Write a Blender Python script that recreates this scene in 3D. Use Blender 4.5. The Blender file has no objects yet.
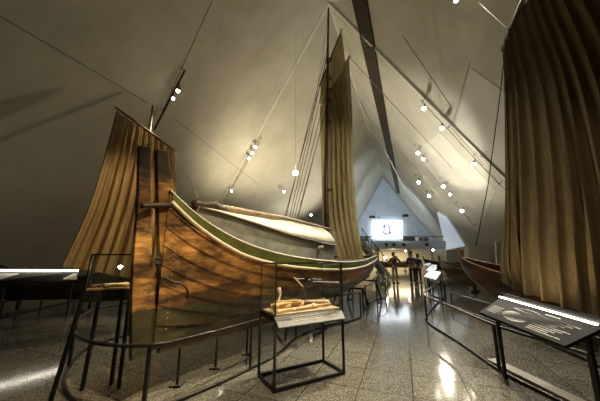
import bpy, bmesh, math, random
from mathutils import Vector as V, Matrix
random.seed(7)
sc = bpy.context.scene
col = sc.collection
PI = math.pi
# ---------------------------------------------------------------- camera model
F = 266.7; TH = math.radians(11.75); EYE = V((0, 0, 1.6))
CT, ST = math.cos(TH), math.sin(TH)
def ray(px, py):
    u = (px - 300) / F; v = (200.5 - py) / F
    return V((u, CT - v * ST, ST + v * CT))
def A(px, py, Y):
    d = ray(px, py); return EYE + d * (Y / d.y)
def G(px, py, h=0.0):
    d = ray(px, py); return EYE + d * ((h - 1.6) / d.z)
def PL(px, py, p, n):
    d = ray(px, py); return EYE + d * ((p - EYE).dot(n) / d.dot(n))
def proj(p):
    q = p - EYE; c = q.y * CT + q.z * ST; up = -q.y * ST + q.z * CT
    return 300 + F * q.x / c, 200.5 - F * up / c

# ---------------------------------------------------------------- materials
def ramp(nt, fac, stops):
    r = nt.nodes.new('ShaderNodeValToRGB')
    while len(r.color_ramp.elements) < len(stops): r.color_ramp.elements.new(0.5)
    for e, (p, c) in zip(r.color_ramp.elements, stops):
        e.position = p; e.color = (*c, 1)
    nt.links.new(fac, r.inputs[0]); return r.outputs[0]
def coords(nt, scale=(1, 1, 1), rot=(0, 0, 0), kind='Object'):
    t = nt.nodes.new('ShaderNodeTexCoord'); m = nt.nodes.new('ShaderNodeMapping')
    m.inputs['Scale'].default_value = scale; m.inputs['Rotation'].default_value = rot
    if kind == 'World':
        g = nt.nodes.new('ShaderNodeNewGeometry'); nt.links.new(g.outputs['Position'], m.inputs[0])
    else: nt.links.new(t.outputs[kind], m.inputs[0])
    return m.outputs[0]
def noise(nt, vec, scale, detail=4, rough=.6):
    n = nt.nodes.new('ShaderNodeTexNoise'); n.inputs['Scale'].default_value = scale
    n.inputs['Detail'].default_value = detail; n.inputs['Roughness'].default_value = rough
    nt.links.new(vec, n.inputs['Vector']); return n.outputs['Fac']
def mix(nt, fac, a, b, mode='MIX'):
    m = nt.nodes.new('ShaderNodeMix'); m.data_type = 'RGBA'; m.blend_type = mode
    for s, val in ((m.inputs[0], fac), (m.inputs[6], a), (m.inputs[7], b)):
        if hasattr(val, 'is_linked') or hasattr(val, 'links'): nt.links.new(val, s)
        elif isinstance(val, (int, float)): s.default_value = val
        else: s.default_value = (*val, 1)
    return m.outputs[2]
def math_(nt, op, a, b=0.0, c=0.0):
    m = nt.nodes.new('ShaderNodeMath'); m.operation = op
    for s, val in zip(m.inputs, (a, b, c)):
        if isinstance(val, (int, float)): s.default_value = val
        else: nt.links.new(val, s)
    return m.outputs[0]
def bump(nt, h, bs, strength=.3, dist=.01):
    b = nt.nodes.new('ShaderNodeBump'); b.inputs['Strength'].default_value = strength
    b.inputs['Distance'].default_value = dist
    nt.links.new(h, b.inputs['Height']); nt.links.new(b.outputs[0], bs.inputs['Normal'])
def base(name, c=(.5, .5, .5), rough=.5, metal=0.0):
    m = bpy.data.materials.new(name); m.use_nodes = True; nt = m.node_tree
    bs = nt.nodes['Principled BSDF']
    bs.inputs['Base Color'].default_value = (*c, 1); bs.inputs['Roughness'].default_value = rough
    bs.inputs['Metallic'].default_value = metal
    return m, nt, bs
def noisy(name, c1, c2, scale=8, rough=.6, metal=0.0, bmp=.15, stretch=(1, 1, 1), rot=(0, 0, 0)):
    m, nt, bs = base(name, c1, rough, metal)
    v = coords(nt, stretch, rot)
    n = noise(nt, v, scale)
    nt.links.new(ramp(nt, n, [(.3, c1), (.7, c2)]), bs.inputs['Base Color'])
    if bmp: bump(nt, n, bs, bmp)
    return m
def emit(name, c, s):
    m, nt, bs = base(name, (.8, .8, .8))
    bs.inputs['Emission Color'].default_value = (*c, 1); bs.inputs['Emission Strength'].default_value = s
    return m
AX = math.atan2(.8575, .5145)       # heading of the big boat
def hull_wood(name, ang, c=((.13, .055, .016), (.48, .23, .065), (.68, .4, .14)), paint=(.014, .015, .006), wl=.98, dark=(.03, .016, .006), dark_top=None):
    m, nt, bs = base(name, rough=.42)
    v = coords(nt, (1, 1, 1), (0, 0, -ang), 'World')
    vs = nt.nodes.new('ShaderNodeMapping'); vs.inputs['Scale'].default_value = (.8, 6, 7); nt.links.new(v, vs.inputs[0])
    g = noise(nt, vs.outputs[0], 2.2, 6, .65)
    c0 = ramp(nt, g, [(.25, c[0]), (.5, c[1]), (.72, c[2])])
    vm = nt.nodes.new('ShaderNodeMapping'); vm.inputs['Scale'].default_value = (.6, 1, 1.5); nt.links.new(v, vm.inputs[0]); big = noise(nt, vm.outputs[0], 2.0, 5, .65)
    c1 = mix(nt, math_(nt, 'MULTIPLY', ramp(nt, big, [(.40, (0, 0, 0)), (.56, (1, 1, 1))]), .88), c0, dark)
    # planks: darker / lighter individual boards
    vb = nt.nodes.new('ShaderNodeMapping'); vb.inputs['Scale'].default_value = (.55, .0, 4.0); nt.links.new(v, vb.inputs[0])
    vo = nt.nodes.new('ShaderNodeTexVoronoi'); vo.inputs['Scale'].default_value = 1.0; nt.links.new(vb.outputs[0], vo.inputs['Vector'])
    hs = nt.nodes.new('ShaderNodeHueSaturation'); nt.links.new(c1, hs.inputs['Color'])
    sp = nt.nodes.new('ShaderNodeSeparateColor'); nt.links.new(vo.outputs['Color'], sp.inputs[0])
    nt.links.new(math_(nt, 'MULTIPLY_ADD', sp.outputs[0], .95, .45), hs.inputs['Value'])
    # painted bottom with an uneven edge
    geo = nt.nodes.new('ShaderNodeNewGeometry'); xyz = nt.nodes.new('ShaderNodeSeparateXYZ')
    nt.links.new(geo.outputs['Position'], xyz.inputs[0])
    e = noise(nt, v, 5, 4, .7)
    zz = math_(nt, 'MULTIPLY_ADD', e, .10, xyz.outputs[2])
    fac = math_(nt, 'LESS_THAN', zz, wl + .05)
    pc = ramp(nt, noise(nt, v, 9, 6, .75), [(.3, paint), (.7, tuple(k * 2.6 + .01 for k in paint))])
    out = mix(nt, math_(nt, 'MULTIPLY', fac, .88), hs.outputs[0], pc)
    if dark_top:  # mottled darkening towards the top
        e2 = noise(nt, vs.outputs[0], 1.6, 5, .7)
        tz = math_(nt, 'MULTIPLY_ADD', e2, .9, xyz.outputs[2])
        tf = nt.nodes.new('ShaderNodeMapRange'); nt.links.new(tz, tf.inputs[0]); tf.inputs[1].default_value = dark_top + .38; tf.inputs[2].default_value = dark_top + .62
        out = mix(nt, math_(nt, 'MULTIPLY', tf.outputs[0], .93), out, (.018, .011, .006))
    spk = noise(nt, v, 60, 2, .5)
    out = mix(nt, math_(nt, 'GREATER_THAN', spk, .74), out, (.45, .36, .2))
    nt.links.new(out, bs.inputs['Base Color'])
    bump(nt, g, bs, .25)
    return m
def cloth(name, c1, c2, rough=.9, trans=.25, stripe=0):
    m, nt, bs = base(name, c1, rough)
    v = coords(nt, (1, 1, .35))
    n = noise(nt, v, 4, 5, .7)
    cc = ramp(nt, n, [(.3, c1), (.7, c2)])
    if stripe:
        w = nt.nodes.new('ShaderNodeTexNoise'); w.inputs['Scale'].default_value = 45; w.inputs['Detail'].default_value = 3
        nt.links.new(coords(nt, (1, 1, .03)), w.inputs['Vector'])
        cc = mix(nt, .35, cc, ramp(nt, w.outputs['Fac'], [(.35, tuple(k * .45 for k in c1)), (.65, c2)]))
    nt.links.new(cc, bs.inputs['Base Color'])
    tr = nt.nodes.new('ShaderNodeBsdfTranslucent'); nt.links.new(cc, tr.inputs['Color'])
    mx = nt.nodes.new('ShaderNodeMixShader'); mx.inputs[0].default_value = trans
    nt.links.new(bs.outputs[0], mx.inputs[1]); nt.links.new(tr.outputs[0], mx.inputs[2])
    nt.links.new(mx.outputs[0], nt.nodes['Material Output'].inputs[0])
    return m
M = {}
def glass_mat():
    m, nt, bs = base('glass', (1, 1, 1), .02)
    tr = nt.nodes.new('ShaderNodeBsdfTransparent'); gl = nt.nodes.new('ShaderNodeBsdfGlossy')
    gl.inputs['Roughness'].default_value = .02
    lw = nt.nodes.new('ShaderNodeLayerWeight'); lw.inputs[0].default_value = .5
    mx = nt.nodes.new('ShaderNodeMixShader'); nt.links.new(math_(nt, 'MULTIPLY_ADD', math_(nt, 'POWER', lw.outputs['Facing'], 4.0), .5, .035), mx.inputs[0])
    tr.inputs[0].default_value = (.97, .98, .97, 1)
    nt.links.new(tr.outputs[0], mx.inputs[1]); nt.links.new(gl.outputs[0], mx.inputs[2])
    nt.links.new(mx.outputs[0], nt.nodes['Material Output'].inputs[0]); return m
M['glass'] = glass_mat()
def wall_mat():
    m, nt, bs = base('painted_wall', rough=.75)
    v = coords(nt)
    n = noise(nt, v, .7, 6, .65)
    nt.links.new(ramp(nt, n, [(.3, (.40, .375, .30)), (.7, (.52, .49, .40))]), bs.inputs['Base Color'])
    bump(nt, noise(nt, v, 3, 5, .7), bs, .15, .02); return m
M['wall'] = wall_mat()
def floor_mat():
    m, nt, bs = base('terrazzo_tiles', rough=.2)
    v = coords(nt, (1, 1, 1), (0, 0, math.radians(20.6)), 'World')
    vo = nt.nodes.new('ShaderNodeTexVoronoi'); vo.inputs['Scale'].default_value = 125; nt.links.new(v, vo.inputs['Vector'])
    sp = nt.nodes.new('ShaderNodeSeparateColor'); nt.links.new(vo.outputs['Color'], sp.inputs[0])
    c0 = ramp(nt, sp.outputs[0], [(.35, (.025, .023, .018)), (.6, (.07, .065, .05)), (.78, (.18, .17, .135)), (.95, (.5, .47, .39))])
    n = noise(nt, v, 90, 3, .7)
    c0 = mix(nt, .4, c0, ramp(nt, n, [(.35, (.03, .028, .024)), (.65, (.34, .32, .27))]))
    br = nt.nodes.new('ShaderNodeTexBrick'); br.offset = 0; nt.links.new(v, br.inputs['Vector'])
    br.inputs['Scale'].default_value = 1; br.inputs['Brick Width'].default_value = .62; br.inputs['Row Height'].default_value = .62
    br.inputs['Mortar Size'].default_value = .006; br.inputs['Color1'].default_value = (.85, .85, .85, 1); br.inputs['Color2'].default_value = (1.05, 1.05, 1.05, 1)
    br.inputs['Mortar'].default_value = (.25, .24, .22, 1)
    c1 = mix(nt, 1.0, c0, br.outputs['Color'], 'MULTIPLY')
    nt.links.new(c1, bs.inputs['Base Color'])
    n2 = noise(nt, v, 2.5, 5, .7)
    r = nt.nodes.new('ShaderNodeMapRange'); nt.links.new(n2, r.inputs[0]); r.inputs[3].default_value = .04; r.inputs[4].default_value = .16
    nt.links.new(r.outputs[0], bs.inputs['Roughness'])
    bump(nt, n, bs, .03, .001)
    return m
M['wall2'] = noisy('panel_paint', (.5, .48, .41), (.6, .57, .49), 1.2, .75)
M['beam'] = noisy('beam_paint', (.5, .48, .42), (.58, .56, .5), 2, .7)
M['floor'] = floor_mat()
M['boat'] = hull_wood('varnished_strakes', AX)
M['post'] = hull_wood('dark_topped_post', AX, dark_top=2.45)
M['green'] = noisy('green_paint', (.06, .075, .018), (.13, .14, .04), 6, .45)
M['whitepaint'] = noisy('white_paint', (.55, .5, .38), (.75, .7, .56), 10, .4)
M['railwood'] = noisy('rail_wood', (.5, .4, .26), (.72, .62, .44), 7, .4)
M['greyside'] = noisy('grey_paint', (.15, .16, .14), (.27, .28, .24), 5, .6)
M['cream'] = noisy('cream_canvas', (.52, .5, .4), (.68, .65, .54), 4, .5)
M['darkwood'] = noisy('tarred_wood', (.02, .013, .007), (.07, .04, .018), 6, .5)
M['brownwood'] = noisy('brown_wood', (.09, .045, .018), (.2, .1, .04), 6, .5)
M['redwood'] = noisy('reddish_wood', (.06, .02, .01), (.15, .055, .025), 5, .5)
M['palewood'] = noisy('pale_wood', (.35, .27, .16), (.55, .44, .28), 8, .5)
M['spar'] = noisy('spar_wood', (.22, .16, .09), (.4, .3, .18), 8, .45)
M['steel'] = noisy('dark_steel', (.02, .018, .015), (.05, .045, .035), 20, .35, .7, .05)
M['blacksteel'] = noisy('black_steel', (.01, .01, .01), (.025, .024, .022), 20, .4, .5, .05)
M['black'] = noisy('matt_black', (.012, .012, .012), (.025, .025, .025), 20, .5)
M['rope'] = noisy('rope', (.09, .07, .045), (.2, .16, .1), 60, .9)
M['cable'] = noisy('thin_cable', (.25, .24, .2), (.4, .38, .33), 60, .6)
M['sail'] = cloth('tan_sailcloth', (.3, .23, .12), (.52, .42, .24), trans=.3, stripe=1)
M['sail2'] = cloth('brown_sailcloth', (.09, .062, .03), (.17, .12, .058), trans=.12, stripe=1)
M['sail3'] = cloth('ochre_sailcloth', (.32, .2, .08), (.58, .4, .18), trans=.3, stripe=1)
M['sail4'] = cloth('khaki_sailcloth', (.3, .25, .14), (.58, .5, .3), trans=.35, stripe=1)
M['board'] = noisy('dark_board', (.007, .007, .007), (.012, .012, .011), 10, .7, 0, 0)
M['board'].node_tree.nodes['Principled BSDF'].inputs['Specular IOR Level'].default_value = .12
M['print'] = noisy('white_print', (.8, .8, .75), (.9, .9, .85), 30, .5, 0, 0)
M['paleboard'] = noisy('pale_board', (.5, .48, .42), (.62, .6, .52), 30, .5, 0, 0)
M['coolboard'] = emit('backlit_board', (.8, .87, 1), .7)
M['led'] = emit('led_strip', (1, .93, .76), 9)
M['led2'] = emit('led_strip_dim', (1, .93, .8), 9)
M['lamp'] = emit('lamp_lens', (1, .9, .7), 40)
M['lampstar'] = emit('lamp_lens_bright', (1, .88, .62), 500)
M['screen'] = emit('lit_screen', (.85, .92, 1), 3.6)
M['slant'] = emit('lit_panel', (.66, .8, 1), .38)
M['logo'] = noisy('logo_print', (.5, .5, .65), (.6, .6, .7), 30, .6, 0, 0)
M['gable'] = noisy('gable_paint', (.42, .46, .5), (.52, .56, .6), 1, .7, 0, .05)
M['slab'] = noisy('concrete_fascia', (.42, .45, .46), (.52, .55, .56), 3, .6)
M['bone'] = noisy('bone', (.5, .3, .12), (.75, .52, .27), 12, .5)
M['bone2'] = noisy('pale_bone', (.6, .5, .33), (.75, .65, .48), 12, .5)
M['skin'] = noisy('skin', (.4, .22, .14), (.48, .28, .18), 10, .5)
M['hair'] = noisy('hair', (.02, .012, .008), (.05, .03, .02), 40, .6)
M['jacket'] = noisy('dark_jacket', (.02, .02, .022), (.045, .045, .05), 15, .8)
M['greyshirt'] = noisy('grey_shirt', (.06, .06, .055), (.1, .1, .09), 15, .8)
M['trousers'] = noisy('beige_trousers', (.25, .21, .14), (.33, .28, .2), 15, .8)
M['darktrousers'] = noisy('black_trousers', (.015, .015, .02), (.03, .03, .035), 15, .8)
M['seam'] = noisy('seam_shadow_gap', (.15, .14, .12), (.2, .19, .16), 10, .8, 0, 0)
M['slotwood'] = noisy('slot_wood', (.014, .009, .004), (.03, .018, .008), 5, .5)
M['ledge'] = noisy('ledge_steel', (.035, .035, .03), (.06, .06, .05), 6, .5, .1, 0)
M['platform'] = noisy('platform_stone', (.16, .15, .12), (.26, .24, .19), 30, .5)

# ---------------------------------------------------------------- mesh helpers
ORG = {}
class MB:
    def __init__(s): s.v = []; s.f = []; s.mi = []
    def add(s, vs, fs, mi=0):
        n = len(s.v); s.v += [V(p) for p in vs]; s.f += [tuple(i + n for i in f) for f in fs]; s.mi += [mi] * len(fs); return s
    def box(s, c, size, rz=0, mi=0, mat=None):
        x, y, z = (k / 2 for k in size); R = mat or Matrix.Rotation(rz, 3, 'Z')
        pts = [V(c) + R @ V((a * x, b * y, d * z)) for a in (-1, 1) for b in (-1, 1) for d in (-1, 1)]
        return s.add(pts, [(0, 1, 3, 2), (4, 6, 7, 5), (0, 4, 5, 1), (2, 3, 7, 6), (0, 2, 6, 4), (1, 5, 7, 3)], mi)
    def hexa(s, a, b, mi=0):      # two matching polygons a, b joined
        n = len(a)
        return s.add(list(a) + list(b), [tuple(range(n))[::-1], tuple(range(n, 2 * n))] + [(i, (i + 1) % n, n + (i + 1) % n, n + i) for i in range(n)], mi)
    def slab(s, poly, th, mi=0):  # planar polygon thickened along its normal, both ways
        poly = [V(p) for p in poly]; n = V((0, 0, 0))
        for i in range(len(poly)): n += (poly[i] - poly[0]).cross(poly[(i + 1) % len(poly)] - poly[0])
        n.normalize()
        return s.hexa([p - n * th / 2 for p in poly], [p + n * th / 2 for p in poly], mi)
    def tube(s, pts, r, seg=8, closed=False, mi=0, caps=True):
        pts = [V(p) for p in pts]; n = len(pts)
        rs = r if isinstance(r, (list, tuple)) else [r] * n
        vs = []; up = None
        for i, p in enumerate(pts):
            if closed: d = pts[(i + 1) % n] - pts[i - 1]
            else: d = pts[min(i + 1, n - 1)] - pts[max(i - 1, 0)]
            d.normalize()
            if up is None:
                up = d.orthogonal().normalized()
            up = (up - d * up.dot(d)).normalized(); w = d.cross(up)
            vs += [p + (up * math.cos(2 * PI * k / seg) + w * math.sin(2 * PI * k / seg)) * rs[i] for k in range(seg)]
        fs = []
        for i in range(n if closed else n - 1):
            j = (i + 1) % n
            fs += [(i * seg + k, i * seg + (k + 1) % seg, j * seg + (k + 1) % seg, j * seg + k) for k in range(seg)]
        if caps and not closed: fs += [tuple(range(seg))[::-1], tuple(range((n - 1) * seg, n * seg))]
        return s.add(vs, fs, mi)
    def bar(s, a, b, w, h=None, mi=0):   # square bar
        a, b = V(a), V(b); h = h or w; d = (b - a).normalized()
        up = V((0, 0, 1)) if abs(d.z) < .95 else V((0, 1, 0))
        x = d.cross(up).normalized() * w / 2; y = x.cross(d).normalized() * h / 2
        return s.hexa([a - x - y, a + x - y, a + x + y, a - x + y], [b - x - y, b + x - y, b + x + y, b - x + y], mi)
    def grid(s, P, mi=0):
        n, m = len(P), len(P[0])
        return s.add([p for r in P for p in r], [(i * m + j, (i + 1) * m + j, (i + 1) * m + j + 1, i * m + j + 1) for i in range(n - 1) for j in range(m - 1)], mi)
    def build(s, name, mat, parent=None, smooth=False, bevel=0, solid=0, subsurf=0):
        me = bpy.data.meshes.new(name)
        o0 = ORG.get(parent.name, V((0, 0, 0))) if parent else V((0, 0, 0))
        me.from_pydata([tuple(p - o0) for p in s.v], [], s.f)
        ms = mat if isinstance(mat, (list, tuple)) else [mat]
        for k in ms: me.materials.append(k)
        for p, i in zip(me.polygons, s.mi): p.material_index = i; p.use_smooth = smooth
        bm = bmesh.new(); bm.from_mesh(me); bmesh.ops.recalc_face_normals(bm, faces=bm.faces); bm.to_mesh(me); bm.free()
        o = bpy.data.objects.new(name, me); col.objects.link(o)
        if parent: o.parent = parent; ORG[o.name] = o0
        if bevel:
            b = o.modifiers.new('b', 'BEVEL'); b.width = bevel; b.segments = 2; b.limit_method = 'ANGLE'
        if subsurf:
            b = o.modifiers.new('s', 'SUBSURF'); b.levels = b.render_levels = subsurf
        if solid:
            b = o.modifiers.new('t', 'SOLIDIFY'); b.thickness = solid; b.offset = 0
        return o
def thing(name, label, cat, loc=(0, 0, 0), group=None):
    o = bpy.data.objects.new(name, None); col.objects.link(o); o.location = loc; o.empty_display_size = .1
    ORG[o.name] = V(loc); return tag(o, label, cat, group)
def tag(o, label, cat, group=None, kind=None):
    o['label'] = label; o['category'] = cat
    if group: o['group'] = group
    if kind: o['kind'] = kind
    return o
def struct(name, mb, mat, **k):
    o = mb.build(name, mat, **k); o['kind'] = 'structure'; return o
def copy_tree(o, loc=None, rot=None, label=None, parent=None):
    c = o.copy(); col.objects.link(c)
    if parent: c.parent = parent
    if loc is not None: c.location = loc
    if rot is not None: c.rotation_euler = rot
    if label: c['label'] = label
    for ch in list(o.children): copy_tree(ch, parent=c)
    return c
def lerp(a, b, t): return a + (b - a) * t
def interp(tab, x):
    if x <= tab[0][0]: return tab[0][1]
    for (x0, y0), (x1, y1) in zip(tab, tab[1:]):
        if x <= x1: return y0 + (y1 - y0) * (x - x0) / (x1 - x0)
    return tab[-1][1]
def cr(pts, n=8, closed=False):      # catmull-rom
    pts = [V(p) for p in pts]; N = len(pts); out = []
    rng = range(N) if closed else range(N - 1)
    for i in rng:
        if closed: p0, p1, p2, p3 = pts[i - 1], pts[i], pts[(i + 1) % N], pts[(i + 2) % N]
        else: p0, p1, p2, p3 = pts[max(i - 1, 0)], pts[i], pts[i + 1], pts[min(i + 2, N - 1)]
        for k in range(n):
            t = k / n
            out.append(.5 * ((2 * p1) + (p2 - p0) * t + (2 * p0 - 5 * p1 + 4 * p2 - p3) * t * t + (3 * p1 - p0 - 3 * p2 + p3) * t ** 3))
    if not closed: out.append(pts[-1])
    return out
def seat(p, z=0): return V((p.x, p.y, z))

# ---------------------------------------------------------------- hall shell
H = 12.5
R0 = G(329, 3, H); R1 = G(383, 178, H)
rd = (R1 - R0).normalized()
Rn = R0 - rd * 17
F2 = G(180, 277); F3 = V((11.6, 9.9, 0))
FnL = V((-13.5, -6, 0)); FnR = V((16, -6, 0))
GL = A(333, 268, R1.y); GL.z = 0; GR = A(459, 268, R1.y); GR.z = 0
# crease pixels: keep the left beam foot on its picture line
WALLS = []
def wall(name, pts, mat=None):
    pts = [V(p) for p in pts]; mb = MB()
    for i in range(1, len(pts) - 1): WALLS.append((pts[0], pts[i], pts[i + 1]))
    mb.add(pts, [(0, i, i + 1) for i in range(1, len(pts) - 1)])
    return struct(name, mb, mat or M['wall'])
wall('wall_left_far', [R0, F2, GL, R1])
wall('wall_left_near', [R0, Rn, FnL, F2])
wall('wall_right_far', [R0, R1, GR, F3])
wall('wall_right_near', [R0, F3, FnR, Rn])
wall('wall_back', [Rn, FnR, FnL])
wall('wall_far_gable', [R1, GL, GR], M['gable'])
def hitwall(px, py):
    d = ray(px, py); best = None
    for a, b, c in WALLS:
        n = (b - a).cross(c - a)
        if abs(d.dot(n)) < 1e-9: continue
        t = (a - EYE).dot(n) / d.dot(n)
        if t <= 0: continue
        p = EYE + d * t; ok = True; nn = n.normalized()
        for u, v in ((a, b), (b, c), (c, a)):
            if (v - u).cross(p - u).dot(nn) < -1e-4: ok = False
        if ok and (best is None or t < best[0]): best = (t, p, nn if nn.dot(d) < 0 else -nn)
    return best[1], best[2]
fl = MB(); fl.add([(-14, -8, 0), (16, -8, 0), (30, 42, 0), (-14, 42, 0)], [(0, 1, 2, 3)])
struct('floor', fl, M['floor'])
def wallbar(name, a, b, w, th, mat, n=24):
    mb = MB(); hp = [hitwall(lerp(a[0], b[0], i / n), lerp(a[1], b[1], i / n)) for i in range(n + 1)]
    for (pa, na), (pb, nb) in zip(hp, hp[1:]):
        if (na - nb).length > .02: nrm = ((na + nb) / 2).normalized()
        else: nrm = na
        d = (pb - pa).normalized(); x = d.cross(nrm).normalized() * w / 2
        mb.hexa([pa - x - nrm * .01, pa + x - nrm * .01, pa + x + nrm * th, pa - x + nrm * th], [pb - x - nrm * .01, pb + x - nrm * .01, pb + x + nrm * th, pb - x + nrm * th])
    return struct(name, mb, mat)
k = 0
def trim(*a):
    global k; k += 1; return wallbar('trim_%d' % k, *a)
# folded-plate beams from the ridge down both slopes
CEN = V((1.5, 12, 4))
def crease(name, a, b, w, dep, mat=None):
    a, b = V(a), V(b); d = (b - a).normalized(); inn = CEN - (a + b) / 2; inn = (inn - d * inn.dot(d)).normalized(); x = d.cross(inn) * w / 2
    a -= inn * .05; b -= inn * .05; mb = MB()
    mb.hexa([a - x, a + x, a + x * .8 + inn * dep, a - x * .8 + inn * dep], [b - x, b + x, b + x * .8 + inn * dep, b - x * .8 + inn * dep]); struct(name, mb, mat or M['beam'])
crease('trim_beam_left', R0, F2, .24, .09)
crease('trim_beam_right', R0, F3, .2, .09)
mb = MB(); mb.bar(R0, R1, .25, .12); struct('trim_ridge', mb, M['wall'])
trim((0, 16), (148, 103), .022, .01, M['seam'])
trim((212, 1), (156, 126), .022, .01, M['seam'])
trim((172, 117), (258, 184), .022, .01, M['seam'])
trim((403, 36), (452, 108), .022, .01, M['seam'])
trim((470, 62), (452, 128), .022, .01, M['seam'])
trim((362, 112), (436, 190), .07, .02, M['wall'])
trim((452, 128), (505, 190), .022, .01, M['seam'])
trim((395, 140), (450, 235), .022, .01, M['seam'])
def wallpanel(name, pix, th=.012):
    q = [hitwall(*p) for p in pix]; n_ = q[0][1]; mb = MB(); mb.hexa([a for a, _ in q], [a + n_ * th for a, _ in q]); return struct(name, mb, M['wall2'])
wallpanel('wall_right_panel_0', [(471, 68), (530, 110), (530, 196), (455, 128)])
wallpanel('wall_right_panel_1', [(440, 132), (496, 190), (478, 232), (416, 152)])
# long dark timber slot in the roof
mb = MB(); N_ = 40; prev = None
for i in range(N_ + 1):
    v = i / N_; yy = lerp(-8, 193, v); a = hitwall(lerp(351.5, 397.3, v), yy); b = hitwall(lerp(366.5, 400, v), yy)
    cur = (a[0] + a[1] * .02, b[0] + b[1] * .02, a[0] + a[1] * .1, b[0] + b[1] * .1)
    if prev: mb.hexa([prev[0], prev[1], prev[3], prev[2]], [cur[0], cur[1], cur[3], cur[2]])
    prev = cur
struct('trim_roof_slot', mb, M['slotwood'])

# ---------------------------------------------------------------- mezzanine and far gable
MY = 26.0
def quadY(x0, y0, x1, y1, Y): return [A(x0, y1, Y), A(x1, y1, Y), A(x1, y0, Y), A(x0, y0, Y)]
mb = MB(); q = quadY(352, 241, 446, 248.5, MY); mb.hexa(q, [p + V((0, 8, 0)) for p in q]); 
struct('wall_mezzanine_slab', mb, M['slab'], bevel=.02)
mb = MB(); q = quadY(352, 249, 448, 270, 33.4); mb.hexa(q, [p + V((0, .1, 0)) for p in q])
struct('wall_under_mezzanine', mb, M['wall'])
for i, x in enumerate((386.5, 394, 404, 427)):
    p = A(x, 244.6, MY - .06)
    mb = MB(); mb.tube([p, p + V((0, .1, 0))], .16, 12)
    mb.tube([p - V((0, .03, 0)), p + V((0, .1, 0))], .09, 12)
    tag(mb.build('round_vent', M['black']), ['round dark opening in the mezzanine front, leftmost of the four', 'round dark opening in the mezzanine front, second from the left', 'round dark opening in the mezzanine front, third from the left', 'round dark opening in the mezzanine front, farthest right'][i], 'vent', 'round openings in the mezzanine front')
# glass balustrade
t = thing('glass_balustrade', 'clear glass balustrade along the top of the grey mezzanine front', 'railing', A(400, 241, MY + .1))
mb = MB(); q = quadY(354, 236.5, 444, 241, MY + .1); mb.hexa(q, [p + V((0, .02, 0)) for p in q]); mb.build('glass_panel', M['glass'], t)
mb = MB(); mb.tube([A(354, 236.3, MY + .1), A(444, 236.3, MY + .1)], .03); mb.build('handrail', M['steel'], t)
# cabinets and desks on the mezzanine
for i, (x0, x1, y0, m, lb) in enumerate([(405, 415, 236.2, 'black', 'dark cabinet on the mezzanine just right of the big lit screen'), (418, 429, 236.8, 'palewood', 'pale cabinet on the mezzanine near the foot of the right roof slope'), (359, 369, 236, 'palewood', 'pale cabinet on the mezzanine left of the big lit screen')]):
    t = thing('cabinet', lb, 'cabinet', seat(A((x0 + x1) / 2, 241, MY + 1.2), A(400, 241, MY).z))
    zb = A(400, 241, MY).z + .02; q = quadY(x0, y0, x1, 241, MY + 1.2)
    for p in q[:2]: p.z = zb
    mb = MB(); mb.hexa(q, [p + V((0, .5, 0)) for p in q]); mb.build('body', M[m], t, bevel=.02)
    mb = MB()
    c = (q[0] + q[1] + q[2] + q[3]) / 4; w = (q[1] - q[0]).length; h = (q[3] - q[0]).length
    for s_ in (-1, 1):
        mb = MB(); mb.box(c + V((s_ * w * .24, -.02, 0)), (w * .44, .03, h * .8)); mb.build('door', M['steel'], t)
# projection screen on the gable with its round emblem
GY = R1.y
t = thing('projection_screen', 'bright white screen with a pale round emblem on the far blue gable', 'screen', A(387, 240, GY - .35))
mb = MB(); q = quadY(372.5, 220.5, 402.5, 238.5, GY - .35); mb.hexa(q, [p + V((0, .08, 0)) for p in q]); mb.build('panel', M['screen'], t)
c = A(387, 229.5, GY - .42); mb = MB()
r = 4.6 / F * GY
def arcpts(c, r, a0, a1, n=24): return [c + V((math.cos(lerp(a0, a1, i / n)) * r, 0, math.sin(lerp(a0, a1, i / n)) * r)) for i in range(n + 1)]
mb.tube(arcpts(c, r, .3, 2.6), .1); mb.tube(arcpts(c, r, 3.3, 5.7), .13); mb.tube(arcpts(c, r * .6, -1.2, 1.4), .12)
mb.tube(arcpts(c + V((-.1, 0, .1)), r * .5, 1.8, 4.2), .12); mb.tube([c + V((-.35, 0, .35)), c + V((0, 0, -.1)), c + V((-.2, 0, -.5))], .06)
mb.build('emblem', M['logo'], t)
for i, (x, y, lb) in enumerate([(370.6, 217, 'small black loudspeaker above the screen, far left'), (373.8, 217, 'small black loudspeaker above the screen, second from the left'), (403.8, 215.7, 'small black loudspeaker above the screen, second from the right'), (407, 215.5, 'small black loudspeaker above the screen, far right')]):
    c = A(x, y, GY - .3); t = thing('loudspeaker', lb, 'loudspeaker', c, 'loudspeakers above the screen')
    mb = MB(); mb.box(c, (.32, .3, .34)); mb.build('body', M['black'], t, bevel=.02)
    mb = MB(); mb.box(c + V((0, .2, 0)), (.06, .2, .06)); mb.build('bracket', M['steel'], t)
c = A(379, 217.5, GY - .5)
t = thing('projector', 'small grey projector hung on the gable above the screen', 'projector', c)
mb = MB(); mb.box(c, (.45, .4, .2)); mb.build('body', M['slab'], t, bevel=.03)
mb = MB(); mb.tube([c + V((0, -.25, 0)), c + V((0, -.18, 0))], .07); mb.build('lens', M['black'], t)
mb = MB(); mb.box(c + V((0, .3, 0)), (.06, .4, .06)); mb.build('bracket', M['steel'], t)
# slanted lit panel on the right slope
p4 = [(439, 211), (448, 216), (466, 245), (447, 249)]
P4 = [hitwall(*p)[0] + hitwall(450, 230)[1] * .1 for p in p4]; n4 = hitwall(450, 230)[1]
mb = MB(); mb.hexa(P4, [p + n4 * .08 for p in P4]); 
tag(mb.build('light_panel', M['slant']), 'bluish slanted light panel set on the right roof slope', 'light panel')
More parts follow.
